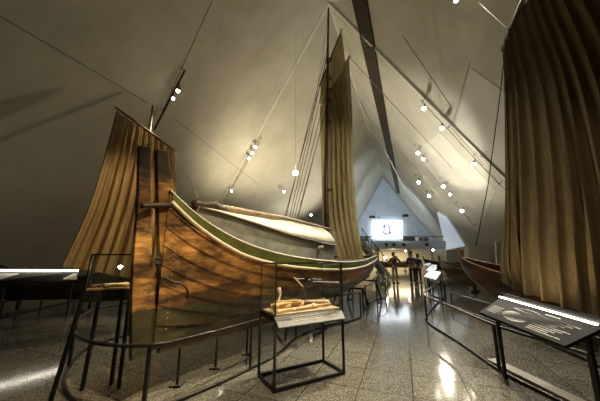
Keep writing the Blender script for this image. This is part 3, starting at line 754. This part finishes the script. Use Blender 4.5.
# ---------------------------------------------------------------- information boards
def info_board(label, corners, z_feet, mats=('board', 'print', 'led'), detail=2, legs=True, th=.03, strip=.016):
    """corners: front-left, front-right, back-right, back-left (3D)."""
    fl_, fr_, br_, bl_ = [V(p) for p in corners]; c = (fl_ + br_) / 2
    t = thing('information_board', label, 'information board', (c.x, c.y, 0))
    mb = MB(); mb.hexa([p - V((0, 0, th)) for p in (fl_, fr_, br_, bl_)], [fl_, fr_, br_, bl_]); mb.build('panel', M[mats[0]], t, bevel=.003)
    def q(u, v, e=.003): return fl_.lerp(fr_, u).lerp(bl_.lerp(br_, u), v) + V((0, 0, e))
    if mats[2]:
        d = (br_ - bl_).normalized(); mb = MB(); fw = (fl_ - bl_).normalized() * .03; mb.bar(bl_ + fw + d * .03 + V((0, 0, .035)), br_ + fw - d * .03 + V((0, 0, .035)), strip); mb.build('light_strip', M[mats[2]], t)
        mb = MB(); mb.bar(bl_ - fw * .3 + V((0, .0, .045)), br_ - fw * .3 + V((0, .0, .045)), .012, .07); mb.build('strip_housing', M['blacksteel'], t)
    mb = MB()
    def ln(u0, u1, v, w=.003): mb.tube([q(u0, v), q(u1, v)], w, 4)
    if detail == 2:
        for r_ in range(5): ln(.06, .06 + .15 + .02 * (r_ % 3), .22 + r_ * .075, .006)
        for r_ in range(9): ln(.62, .93 - .04 * ((r_ * 7) % 4), .12 + r_ * .075, .006)
        ln(.62, .75, .84, .01)
        cx, cy, ru, rv = .42, .36, .155, .19
        ring = [q(cx + ru * math.cos(x), cy + rv * math.sin(x)) for x in [2 * PI * i / 40 for i in range(40)]]
        mb.tube(ring, .007, 4, closed=True)
        for r_ in range(-3, 4):
            v = r_ / 4.2; hw = ru * math.sqrt(1 - v * v); mb.tube([q(cx - hw * .9, cy + rv * v), q(cx + hw * .9, cy + rv * v)], .008, 4)
        for r_ in range(-4, 5): 
            u = r_ / 5; hv = rv * math.sqrt(1 - u * u); mb.tube([q(cx + ru * u, cy - hv), q(cx + ru * u, cy + hv)], .003, 4)
        pr = [q(.3 + .34 * s_, .72 + .1 * math.sin(PI * s_)) for s_ in [i / 12 for i in range(13)]]; mb.tube(pr, .005, 4)
        pr = [q(.3 + .34 * s_, .72 - .04 * math.sin(PI * s_)) for s_ in [i / 12 for i in range(13)]]; mb.tube(pr, .005, 4)
    elif detail == 1:
        mb.slab([q(.03, .15), q(.30, .15), q(.30, .75), q(.03, .75)], .004); mb.slab([q(.8, .15), q(.98, .15), q(.98, .75), q(.8, .75)], .004)
        ring = [q(.55 + .2 * math.cos(x), .45 + .3 * math.sin(x)) for x in [2 * PI * i / 24 for i in range(24)]]; mb.add(ring, [tuple(range(24))])
        for r_ in range(3): ln(.34, .76, .75 + .08 * r_, .005)
    else:
        for r_ in range(4): ln(.15, .85, .2 + .18 * r_, .008)
    mb.build('printed_text', M[mats[1]], t)
    if legs:
        for u, v in ((.14, .4), (.93, .85)):
            p = fl_.lerp(fr_, u).lerp(bl_.lerp(br_, u), v); mb = MB(); mb.bar(V((p.x, p.y, 0)), p - V((0, 0, th)), .035); mb.build('leg', M['blacksteel'], t)
    return t
info_board('dark information board with lit strip and oval boat plan, right foreground', [G(479, 312, .80), G(565, 346, .80), G(603, 328, .98), G(500, 298, .98)], 0)
lb_ = [A(-8, 281, 6.05), A(78, 281, 7.2), A(79, 271.5, 7.5), A(-8, 271.5, 6.35)]
info_board('dark information board with lit strip in front of the far left boat', lb_, 0, ('board', 'paleboard', 'led'), 1, strip=.045)
for q_, h0, h1, lb in [([(424, 276), (436, 279), (441, 272), (430, 270)], .88, 1.0, 'pale bluish lit reading board at right of the aisle, nearest of the four'), ([(426, 270), (434, 271), (437, 267.5), (430, 266.5)], .9, .98, 'pale bluish lit reading board at right of the aisle, second nearest'), ([(429, 267), (435, 267.6), (437, 265), (432, 264.5)], .95, 1.0, 'pale bluish lit reading board at right of the aisle, third nearest'), ([(424, 264.8), (429, 265.2), (431, 263.3), (427, 263)], .98, 1.02, 'pale bluish lit reading board at right of the aisle, farthest')]:
    info_board(lb, [G(*q_[0], h0), G(*q_[1], h0), G(*q_[2], h1), G(*q_[3], h1)], 0, ('coolboard', 'board', None), 0)

# ---------------------------------------------------------------- other boats
def small_boat(label, S, ang, L, B, z0_, zmid, zend, mats, name='wooden_boat', n=6, stem_h=.25, ribs=False, wl=-1, stemmat='brownwood', zend2=None, thw=3, rake1=.7):
    S = V(S); S.z = 0; d = V((math.cos(ang), math.sin(ang), 0)); r_ = V((d.y, -d.x, 0)); zend2 = zend2 or zend
    t = thing(name, label, 'boat', (S.x, S.y, z0_))
    def W(s, y, z): return S + d * s + r_ * y + V((0, 0, z))
    def bf(x): return B * max(0, math.sin(PI * min(max(x / L, 0), 1))) ** .75
    def zs(x): u = x / L * 2 - 1; return zmid + ((zend if u < 0 else zend2) - zmid) * abs(u) ** 2.4
    def zk(x): u = x / L * 2 - 1; return z0_ + .12 * abs(u) ** 4
    h, pt = make_hull(t, mats[0], L, bf, zs, zk, W, n=n, ns=30, rake0=rake1, rake1=rake1)
    for side in (1, -1):
        mb = MB(); mb.tube([pt(L * j / 30, 1, side) + V((0, 0, .01)) for j in range(31)], .025, 6); mb.build('gunwale', mats[1], t)
    for x in (0, L):
        pts = [pt(x, u, 1) for u in (0, .2, .4, .6, .8, 1)]; pts = [p - r_ * (p - S).dot(r_) for p in pts]
        dd = (pts[-1] - pts[-2]).normalized(); pts.append(pts[-1] + dd * stem_h)
        mb = MB(); pts = cr(pts, 3); mb.tube(pts, .055, 6); mb.build('stem', M[stemmat], t)
    mb = MB(); ks = [pt(L * j / 20, 0, 1) - V((0, 0, .03)) for j in range(21)]; mb.tube([p - r_ * (p - S).dot(r_) for p in ks], .045, 6); mb.build('keel', mats[1], t)
    for j in range(thw):
        x = L * (.25 + .5 * j / max(1, thw - 1)); mb = MB(); mb.bar(W(x, -bf(x) * .93, zs(x) - .14), W(x, bf(x) * .93, zs(x) - .14), .2, .03); mb.build('thwart', mats[1], t)
    for j in range(ribs and 9 or 0):
        x = L * (.12 + .76 * j / 8); mb = MB(); mb.tube([pt(x, u / 8, 1, -.04) for u in range(9)], .02, 5); mb.tube([pt(x, u / 8, -1, -.04) for u in range(9)], .02, 5); mb.build('rib', mats[1], t)
    for x in (L * .28, L * .72):
        p = W(x, 0, 0); tt = thing('boat_cradle', 'wooden cradle post under the ' + label.split(' with')[0].split(',')[0].replace('the ', ''), 'stand', (p.x, p.y, 0), 'cradle posts under ' + label[:24])
        mb = MB()
        mb.bar(p, p + V((0, 0, z0_ - .05)), .08); mb.build('post', M['darkwood'], tt)
        mb = MB(); mb.bar(p - r_ * .3 + V((0, 0, .04)), p + r_ * .3 + V((0, 0, .04)), .08); mb.build('foot', M['darkwood'], tt)
    return t
wood_dark = hull_wood('dark_strakes', 1.3, ((.02, .012, .006), (.05, .026, .012), (.09, .045, .02)), (.01, .01, .006), .2)
wood_red = hull_wood('reddish_strakes', 1.2, ((.05, .018, .009), (.12, .045, .02), (.2, .08, .035)), (.03, .015, .01), .3)
wood_mid = hull_wood('mid_brown_strakes', 1.2, ((.06, .035, .016), (.12, .07, .032), (.2, .12, .06)), (.03, .02, .012), .3)
# far left boat, broadside behind the board
small_boat('dark low wooden boat along the left wall with tan sail above', A(-28, 300, 8.0), math.radians(6), 4.4, .9, .42, .95, 1.45, (wood_dark, M['darkwood']))
# right foreground boat: stem at (463,262) sweeping to lower right
pR = A(463, 275, 8.2)
small_boat('reddish-brown wooden boat at right beneath the large brown sail', (pR.x, pR.y, 0), math.radians(-68), 8.4, 1.05, .3, 1.0, 1.55, (wood_red, M['brownwood']), ribs=True, rake1=1.1, stem_h=.3, stemmat='spar')
pR2 = A(441, 272, 14.0)
small_boat('dark brown open boat behind the pale reading boards at right', (pR2.x, pR2.y, 0), math.radians(-60), 5.5, .85, .35, .95, 1.35, (wood_mid, M['brownwood']), ribs=True)
pR3 = A(424, 262, 23.5)
small_boat('small far boat at right of the aisle near the mezzanine', (pR3.x, pR3.y, 0), math.radians(-20), 4.5, .7, .5, 1.05, 1.35, (wood_dark, M['brownwood']))
pR3 = A(366, 262, 24)
small_boat('small brown boat shown under the mezzanine behind the visitors', (pR3.x + 1.5, pR3.y + 5, 0), math.radians(5), 5.5, .7, .45, .95, 1.3, (wood_dark, M['darkwood']))

# big brown sail, right foreground
YR = 5.2
t = thing('hanging_sail', 'large dark brown folded sail hanging from its yard, right edge of picture', 'sail', seat(A(540, 290, YR), .9))
Lc = curve_pts([A(502.5, 49, YR + .2), A(506, 100, YR + .15), A(506.5, 150, YR + .1), A(505, 210, YR + .1), A(501, 262, YR), A(503, 283, YR - .1)])
Rc = curve_pts([A(585, -120, 2.9), A(670, 0, 2.8), A(730, 120, 2.75), A(775, 230, 2.7), A(810, 400, 2.7)])
rows = sailgrid(Lc, Rc, 340, 60, 12, .11, 11, 5)
mb = MB(); mb.grid(rows)
mb.build('sailcloth', M['sail2'], t, smooth=True)
mb = MB(); mb.tube([A(502, 51, YR + .2), A(523, 0, YR - .75), A(586, -122, 2.9)], [.035, .045, .05], 10); mb.build('yard', M['darkwood'], t, smooth=True)
mb = MB(); lc_ = []
for i in range(27):
    p = rows[0][i * 12]; lc_ += [p + V((0, -.02, -.05)), p + V((.02, -.05, .04)), p + V((0, .0, .09)), p + V((0, .04, .02))]
mb.tube(lc_, .008, 4)
mb.build('lacing', M['rope'], t)
mb = MB(); mb.tube([rows[j][0] for j in range(61)], .012, 6); mb.build('bolt_rope', M['rope'], t)
# gathered lower-left bunch of the same sail
Lb = curve_pts([A(504, 75, YR + .02), A(505, 205, YR - .15), A(501, 255, YR - .25), A(504, 276, YR - .3), A(514, 290, YR - .35)])
Rb = curve_pts([A(507, 75, YR + .0), A(515, 200, YR - .2), A(523, 250, YR - .3), A(531, 280, YR - .35), A(533, 297, YR - .4)])
mb = MB(); mb.grid(sailgrid(Lb, Rb, 60, 30, 4, .05, 8)); mb.build('gathered_cloth', M['sail2'], t, smooth=True)
# stay rope at right
mb = MB(); mb.tube([A(476, 246, 7.6), A(488, 185, 6.9), A(500, 95, 6.2), A(506, 40, 5.6)], .012, 6)
tag(mb.build('stay_rope', M['darkwood']), 'dark rope running up from the right boat stem beside the brown sail', 'rope')
mb = MB(); mb.tube([A(476, 0, 6.0), A(507, 28, 5.1)], .012, 6); tag(mb.build('stay_rope', M['darkwood']), 'dark rope from the ceiling to the top of the brown sail', 'rope')

# left sail
YL = 6.6
t = thing('hanging_sail', 'ochre triangular sail hanging from a slanting yard behind the rudder, left side', 'sail', seat(A(110, 262, YL), 1.2))
Lc = curve_pts([A(117, 111, YL), A(104, 160, YL - .05), A(88, 210, YL - .1), A(62, 266, YL - .1)])
Rc = curve_pts([A(174, 150, YL + .9), A(176, 190, YL + .9), A(172, 230, YL + .9), A(168, 285, YL + .8)])
mb = MB(); rows = sailgrid(Lc, Rc, 120, 50, 9, .12, 21); mb.grid(rows); mb.build('sailcloth', M['sail3'], t, smooth=True)
mb = MB(); mb.tube([A(115, 107, YL - .02), A(176, 151, YL + .9)], [.03, .04], 10); mb.build('yard', M['brownwood'], t, smooth=True)
mb = MB(); mb.tube([rows[j][0] for j in range(51)], .014, 6); mb.build('bolt_rope', M['darkwood'], t)
mb = MB(); mp = A(153, 106, 7.4); mb.tube([V((mp.x, mp.y, .6)), V((mp.x, mp.y, 2.5)), mp], [.07, .06, .035], 10); mb.build('mast', M['darkwood'], t, smooth=True)
mb = MB(); mb.tube([A(174, 150, 7.4), A(199, 200, 5.0)], .006, 5); tag(mb.build('stay_rope', M['cable']), 'thin line from the left sail yard to the tiller lashing', 'rope')

# long thin stays across hall
for (a_, b_, Y0, Y1, lb) in [((329, 8), (300, 205), 7.8, 16, 'thin cable hanging from the ridge just left of the mast'), ((350, 58), (452, 168), 7.9, 11, 'thin pale line from the main yard toward the right roof slope'), ((352, 85), (408, 196), 7.9, 15, 'thin pale line right of the mainsail toward the far gable')]:
    mb = MB(); mb.tube([A(*a_, Y0), A(*b_, Y1)], .011, 5); tag(mb.build('stay_cable', M['cable']), lb, 'cable')

# ---------------------------------------------------------------- stair beyond bow, exhibit panels
mb = MB()
t = thing('staircase', 'grey staircase sloping down from the mezzanine beyond the large boat bow', 'staircase', seat(A(384, 275, 19), 0))
top = A(362, 240, 21.5); bot = A(390, 272, 18.2); bot.z = .1
for off in (0, 1.3):
    o_ = V((0, off, 0)); mb = MB(); mb.hexa([top + o_ + V((0, 0, -.35)), bot + o_ + V((0, 0, -.1)), bot + o_ + V((0, 0, .35)), top + o_ + V((0, 0, .1))], [p + o_ + V((0, .06, 0)) for p in (top + V((0, 0, -.35)), bot + V((0, 0, -.1)), bot + V((0, 0, .35)), top + V((0, 0, .1)))]); mb.build('stringer', M['slab'], t)
for i in range(14):
    p = top.lerp(bot, (i + .5) / 14); mb = MB(); mb.box(p + V((0, .7, -.05)), (.32, 1.3, .05)); mb.build('tread', M['platform'], t)
mb = MB(); mb.tube([top + V((0, 0, .95)), bot + V((0, 0, 1.05))], .03); 
for i in range(8): p = top.lerp(bot, (i + .2) / 8); mb.tube([p, p + V((0, 0, 1.0))], .018, 6)
mb.build('handrail', M['steel'], t)
for (x0, y0, x1, y1, Y, lb) in [(468, 246, 490, 268, 15.5, 'pale rectangular exhibit panel behind the right boat stem'), (496, 242, 512, 268, 14.0, 'pale exhibit panel partly hidden by the brown sail edge'), (446, 250, 464, 268, 23, 'pale brown exhibit panel below the slanted light panel')]:
    q_ = quadY(x0, y0, x1, y1, Y); q_[0].z = q_[1].z = 0
    c = (q_[0] + q_[1]) / 2; t = thing('exhibit_panel', lb, 'panel', (c.x, c.y, 0)); mb = MB(); mb.hexa(q_, [p + V((0, .12, 0)) for p in q_]); mb.build('board', M['paleboard'], t, bevel=.01)
    for e in (0, 1): mb = MB(); mb.box(q_[e] + V((0, .06, .02)), (.12, .6, .04)); mb.build('foot', M['steel'], t)
# platform kerb on the right
mb = MB(); ka, kb = G(503, 366), G(590, 409); kd = (kb - ka).normalized(); kb = kb + kd * 1.5
ka = ka - kd * .2
kr = V((kd.y, -kd.x, 0)); kr = kr if kr.x > 0 else -kr
mb.hexa([ka + kr * -.1, kb + kr * -.1, kb + kr * .07, ka + kr * .07], [p + V((0, 0, .035)) for p in (ka + kr * -.1, kb + kr * -.1, kb + kr * .07, ka + kr * .07)])
struct('trim_platform_kerb', mb, M['platform'], bevel=.005)

# ---------------------------------------------------------------- visitors
def person(label, p, face, shirt, trousers, pose, height=1.75):
    t = thing('person', label, 'person', (p.x, p.y, 0))
    f = V((math.cos(face), math.sin(face), 0)); r_ = V((f.y, -f.x, 0)); k = height / 1.75; P0 = V((p.x, p.y, 0))
    def w(x, y, z): return P0 + (r_ * x + f * y + V((0, 0, z))) * k
    def skin(name, joints, edges, mat, root=0):
        me = bpy.data.meshes.new(name); me.from_pydata([tuple(w(*j[:3]) - P0) for j in joints], edges, []); me.update()
        o = bpy.data.objects.new(name, me); col.objects.link(o); o.parent = t
        bpy.context.view_layer.objects.active = o
        o.modifiers.new('skin', 'SKIN'); 
        if not me.skin_vertices: 
            bm = bmesh.new(); bm.from_mesh(me); bm.verts.layers.skin.verify(); bm.to_mesh(me); bm.free()
        for i, j in enumerate(joints):
            sv = me.skin_vertices[0].data[i]; rr = j[3]; sv.radius = (rr if isinstance(rr, tuple) else (rr, rr)); sv.radius = (sv.radius[0] * k, sv.radius[1] * k); sv.use_root = (i == root)
        s = o.modifiers.new('sub', 'SUBSURF'); s.levels = s.render_levels = 1
        me.materials.append(mat); return o
    # body: one continuous figure
    sp = .19
    J = [(0, 0, .95, (.15, .11)), (0, 0, 1.15, (.13, .1)), (0, 0, 1.36, (.17, .11)), (0, 0, 1.47, (.07, .07)), (0, .01, 1.54, .055), (0, .02, 1.62, (.075, .09)), (0, .02, 1.7, (.065, .08)),
         (-.09, 0, .88, .085), (-.1, .02, .5, .06), (-.11, 0, .1, .045), (-.12, .14, .04, .035),
         (.09, 0, .88, .085), (.1, .02, .5, .06), (.11, 0, .1, .045), (.12, .14, .04, .035)]
    E = [(0, 1), (1, 2), (2, 3), (3, 4), (4, 5), (5, 6), (0, 7), (7, 8), (8, 9), (9, 10), (0, 11), (11, 12), (12, 13), (13, 14)]
    n = len(J)
    for s_, (el, ha) in zip((-1, 1), pose):
        J += [(s_ * sp, 0, 1.40, .055), (s_ * el[0], el[1], el[2], .042), (s_ * ha[0], ha[1], ha[2], .03), (s_ * ha[0] * .95, ha[1] + .04, ha[2] + .08 * (1 if ha[2] > 1.1 else -1), .028)]
        E += [(2, n), (n, n + 1), (n + 1, n + 2), (n + 2, n + 3)]; n += 4
    skin('body', J, E, M['skin'])
    sh = [(0, 0, .93, (.165, .125)), (0, 0, 1.15, (.145, .115)), (0, 0, 1.37, (.185, .125)), (0, 0, 1.45, (.09, .085))]; se = [(0, 1), (1, 2), (2, 3)]; n = 4
    for s_, (el, ha) in zip((-1, 1), pose):
        sh += [(s_ * sp, 0, 1.40, .07), (s_ * el[0], el[1], el[2], .055), (s_ * lerp(el[0], ha[0], .8), lerp(el[1], ha[1], .8), lerp(el[2], ha[2], .8), .042)]; se += [(2, n), (n, n + 1), (n + 1, n + 2)]; n += 3
    skin('jacket', sh, se, shirt)
    tr = [(0, 0, .97, (.16, .12)), (-.09, 0, .86, .1), (-.1, .02, .5, .075), (-.11, 0, .1, .06), (.09, 0, .86, .1), (.1, .02, .5, .075), (.11, 0, .1, .06)]
    skin('trousers', tr, [(0, 1), (1, 2), (2, 3), (0, 4), (4, 5), (5, 6)], trousers)
    skin('hair', [(0, -.01, 1.68, (.085, .095)), (0, -.03, 1.73, (.07, .08)), (0, -.05, 1.62, (.07, .06))], [(0, 1), (0, 2)], M['hair'])
    for s_ in (-1, 1):
        mb = MB(); mb.box(w(s_ * .12, .06, .04), (.1 * k, .26 * k, .08 * k), face - PI / 2); mb.build('shoe', M['black'], t, bevel=.02)
    return t
pp = G(395.5, 283)
person('person in dark top and light trousers with both hands raised to the face', pp, -PI / 2, M['greyshirt'], M['trousers'], (((.36, .12, 1.2), (.14, .28, 1.42)), ((.36, .12, 1.2), (.14, .28, 1.42))), 1.78)
pc = seat(pp, 0) + V((0, -.36, 1.55)); t = thing('camera', 'small black camera held up by the person in the aisle', 'camera', pc)
mb = MB(); mb.box(pc, (.16, .07, .1)); mb.build('body', M['black'], t, bevel=.01)
mb = MB(); mb.tube([pc, pc - V((0, .09, 0))], .035, 10); mb.build('lens', M['black'], t)
pp = G(413.5, 284.5)
person('person in all dark clothes with arms folded, right of the light-trousered visitor', pp, -PI / 2 - .3, M['jacket'], M['darktrousers'], (((.27, .02, 1.12), (.08, .22, 1.15)), ((.27, .02, 1.12), (.08, .24, 1.2))), 1.8)
pp = G(419.5, 283)
person('person in black beside the steel barrier, farthest right of the three visitors', pp, PI / 2, M['jacket'], M['darktrousers'], (((.26, .0, 1.12), (.25, .05, .88)), ((.26, .0, 1.12), (.25, .05, .88))), 1.7)

# ---------------------------------------------------------------- track lights
def offwall(px, py, off):
    p, n_ = hitwall(px, py); d = (p - EYE).normalized(); return p - d * (off / max(.12, abs(d.dot(n_)))), n_
def track(a_, b_, off=.25, lab='', w=.035, rm='beam'):
    pa, na = offwall(*a_, off); pb, nb = offwall(*b_, off); t = thing('lighting_track', lab, 'lighting track', pa)
    mb = MB(); mb.bar(pa, pb, w, w); mb.build('rail', M[rm], t)
    for i in range(4): p = pa.lerp(pb, i / 3 * .96 + .02); mb = MB(); mb.bar(p, p - na * off, .02); mb.build('hanger', M['steel'], t)
track((185, 70), (154, 130), .2, 'dark lighting track on the left slope above the ochre sail', .05, 'steel')
track((262, 137), (226, 198), .2, 'lighting track beside the left roof beam above the cabin', .04, 'spar')
track((420, 100), (500, 186), .2, 'lighting track along the right roof beam')
track((412, 145), (452, 196), .2, 'lighting track in the middle of the right far slope')
track((414, 176), (432, 200), .2, 'lighting track low on the right far slope nearest the gable')
track((455, 203), (474, 226), .2, 'short lighting track above the bluish slanted panel')
def lampkit(lens):
    t = thing('spotlight', 'x', 'spotlight', (0, 0, 0), 'track spotlights')
    mb = MB(); mb.tube([V((0, 0, .0)), V((0, 0, -.02)), V((0, 0, -.2)), V((0, 0, -.21))], [.03, .06, .075, .075], 12, caps=True); mb.build('housing', M['steel'], t, smooth=True)
    mb = MB(); mb.tube([V((0, 0, -.205)), V((0, 0, -.225)), V((0, 0, -.24))], [.07, .068, .045], 12); mb.build('lens', lens, t)
    mb = MB(); mb.bar(V((0, 0, -.08)), V((0, .09, .14)), .025); mb.build('bracket', M['steel'], t)
    return t
proto = lampkit(M['lamp']); used = False
def lamp(px, py, label, aim, off=.42, scale=1.0, pos=None, spot=None):
    global used; scale *= .85
    if pos is None: p, n_ = offwall(px, py, off)
    else: p = pos
    dirn = (V(aim) - p).normalized(); rot = dirn.to_track_quat('-Z', 'Y').to_euler()
    o = copy_tree(proto, p - dirn * .215 * scale, rot, label) if used else proto
    if not used: o.location = p - dirn * .215 * scale; o.rotation_euler = rot; o['label'] = label; used = True
    o.scale = (scale,) * 3
    if spot:
        e, ang, colr = spot; L = bpy.data.lights.new('spot_beam', 'SPOT'); L.energy = e; L.spot_size = math.radians(ang); L.spot_blend = .6; L.color = colr; L.shadow_soft_size = .06
        lo = bpy.data.objects.new('spot_beam', L); col.objects.link(lo); lo.location = p + dirn * .06; lo.rotation_euler = rot
    return p
WARM = (1, .8, .5); NEU = (1, .9, .72); COOL = (.75, .87, 1)
cam_aim = (0, 2, 1)
lamp(178, 91, 'track spotlight above the ochre sail, upper of the pair', A(110, 230, 6.0), spot=(500, 40, WARM))
lamp(173, 98.5, 'track spotlight above the ochre sail, lower of the pair', cam_aim, scale=.8)
lamp(255.5, 147, 'spotlight on the left beam track, topmost of three close together', (-1, 3.0, 1.5), scale=1.3, spot=(1500, 34, WARM))
lamp(252, 153, 'spotlight on the left beam track, middle of three close together', cam_aim, scale=1.2)
lamp(249, 158.5, 'spotlight on the left beam track, lowest of three close together', cam_aim, scale=1.1)
lamp(231.5, 191, 'lone spotlight low on the left beam above the cabin', cam_aim)
lamp(424, 108.5, 'spotlight on the right beam track, topmost of three', (.5, 3, .5), scale=1.3, spot=(1300, 40, NEU))
lamp(442, 128, 'spotlight on the right beam track, middle of three', (2.5, 5, .3), scale=1.2, spot=(900, 40, NEU))
lamp(474, 164, 'spotlight on the right beam track, lowest of three', (3, 6, .2), scale=1.1, spot=(600, 45, NEU))
lamp(418, 153, 'spotlight on the right far slope, first of the middle track', (1, 8, 0), scale=1.5, spot=(900, 50, NEU))
lamp(423, 159, 'spotlight on the right far slope, second of the middle track', (1, 8, 0), scale=1.4)
lamp(418.6, 182.5, 'spotlight on the low far track, upper', (2, 10, 0), scale=1.8)
lamp(429, 196, 'spotlight on the low far track, lower', (2, 10, 0), scale=1.8, spot=(900, 60, NEU))
lamp(443.5, 186.5, 'spotlight on the middle track, third from the top', (1, 8, 0), scale=1.5)
lamp(450, 194.5, 'spotlight on the middle track, lowest', (1, 8, 0), scale=1.3)
lamp(462, 211, 'spotlight just above the bluish slanted panel', (2, 8, 0), scale=1.5)
lamp(311, 215, 'small far spotlight seen between the shrouds left of the mast', (1, 8, 0), scale=1.3)
lamp(284, 192, 'small far spotlight below the brightest lamp', (1, 8, 0), scale=1.3)
lamp(456, 0.5, 'spotlight at the top edge above the brown sail', (4, 4, 1), spot=(500, 60, NEU))
# the bright star lamp, hung on a thin drop from the ridge
sp_ = A(295.5, 173, 9.5)
t = thing('pendant_spotlight', 'brightest lamp, hanging left of the mast among the shrouds', 'spotlight', sp_)
mb = MB(); mb.tube([sp_ + V((0, .12, .04)), sp_ + V((0, .01, 0))], [.05, .07], 12); mb.build('housing', M['steel'], t, smooth=True)
mb = MB(); mb.tube([sp_ + V((0, .008, 0)), sp_ + V((0, -.01, 0))], .092, 14); mb.build('lens', M['lampstar'], t)
mb = MB(); mb.tube([sp_ + V((0, .1, .05)), V((sp_.x, sp_.y + .1, 10.8))], .006, 5); mb.build('drop_cable', M['cable'], t)
lamp(436, 259.0, 'small lamp low beside the far right exhibits', (1, 8, 0), pos=A(405.5, 251.0, 24), scale=1.0)
lamp(0, 0, 'bright white lamp at the foot of the stairs beyond the bow', (1, 8, 0), pos=A(385, 257.5, 20), scale=1.5)
lamp(0, 0, 'lamp under the mezzanine at the foot of the right slope', (1, 8, 0), pos=A(433, 250, 24), scale=1.5)

# ---------------------------------------------------------------- lights (pendant glow, the rest added without fixtures)
def light(kind, loc, e, colr, aim=None, size=.3, ang=60, blend=.8, sy=None):
    L = bpy.data.lights.new('added_light', kind); L.energy = e; L.color = colr
    if kind == 'SPOT': L.spot_size = math.radians(ang); L.spot_blend = blend; L.shadow_soft_size = size
    elif kind == 'AREA': L.size = size; L.shape = 'RECTANGLE' if sy else 'SQUARE'; 
    else: L.shadow_soft_size = size
    if kind == 'AREA' and sy: L.size_y = sy
    o = bpy.data.objects.new('added_light', L); col.objects.link(o); o.location = loc
    if aim is not None: o.rotation_euler = (V(aim) - V(loc)).to_track_quat('-Z', 'Y').to_euler()
    return o
# added unseen spots that brighten the walls from behind the boats
WL = (1, .86, .6); WR = (1, .93, .79)
light('SPOT', (-1.6, 13.8, 2.3), 1700, WL, hitwall(268, 140)[0], .6, 116, 1)
light('POINT', tuple(sp_ + V((0, -.1, 0))), 60, WARM, size=.05)
light('SPOT', (1.8, 20, 2.3), 900, WR, hitwall(300, 190)[0], .3, 110, .9)
light('SPOT', (4.4, 13.0, 2.3), 680, WR, (7.2, 11.5, 9), .05, 125, .7)
light('SPOT', (4.0, 12.0, 2.3), 1000, WR, hitwall(432, 140)[0], .06, 74, .25)
light('SPOT', (6.5, 20, 2.6), 600, WR, (7.5, 19, 9), .06, 150, .5)
light('SPOT', (9, 23, 5.0), 2600, COOL, A(385, 215, GY), .3, 90)
light('SPOT', (7.5, 20, 5.5), 1300, COOL, hitwall(352, 200)[0], .3, 90)
light('AREA', (A(400, 255, 30).x, 30, 2.25), 420, WARM, (A(400, 255, 30).x, 30, 0), 5)
light('SPOT', (A(392, 255, 28).x, 27.5, 2.1), 500, WARM, A(388, 256, 33.4), .2, 130)
light('SPOT', (-4.5, 1.0, 7.5), 60, (.6, .75, 1), (-10, 9, 3.5), .4, 110)
# added key spots without fixtures for the boat and foreground
light('SPOT', (.5, 1.3, 6.0), 1150, (1, .8, .5), (-1.0, 4.0, 1.1), .04, 42, .7)
light('SPOT', (.35, 1.9, .3), 85, (1, .68, .34), (-.9, 4.2, 1.5), .03, 75, .9)
light('SPOT', (2.6, 5.8, 6.5), 2300, (1, .86, .62), (.1, 3.2, .0), .05, 48)
light('SPOT', (-4.2, 9.0, 3.6), 130, WARM, (-4.3, 7, 2.5), .1, 90)
light('SPOT', (-3.2, 3.4, 6.0), 650, WARM, (-4.6, 6.8, 2.6), .06, 40)
light('SPOT', (2.2, 1.0, 5.0), 130, (1, .84, .55), (3.6, 5.0, 1.2), .05, 70)
light('SPOT', (3.2, 4.0, .4), 150, (1, .84, .5), (4.8, 4.6, 4.6), .04, 80)
light('SPOT', (2.0, 4.5, 9.0), 1050, (1, .88, .66), (1.6, 4.6, 0), .08, 75)
light('SPOT', (3.0, 4.2, 4.0), 350, (1, .86, .6), (1.2, 7.6, 3.8), .05, 60)
w = bpy.data.worlds.new('w'); sc.world = w; w.use_nodes = True
w.node_tree.nodes['Background'].inputs[0].default_value = (.5, .55, .65, 1); w.node_tree.nodes['Background'].inputs[1].default_value = .01

cam = bpy.data.cameras.new('camera'); co = bpy.data.objects.new('camera', cam); col.objects.link(co)
co.location = EYE; co.rotation_euler = (PI / 2 + TH, 0, 0); cam.sensor_width = 36; cam.lens = F / 600 * 36; cam.clip_start = .05; cam.clip_end = 200
sc.camera = co
sc.view_settings.view_transform = 'Standard'; sc.view_settings.look = 'None'; sc.view_settings.gamma = 1; sc.view_settings.use_curve_mapping = False
sc.view_settings.exposure = 0
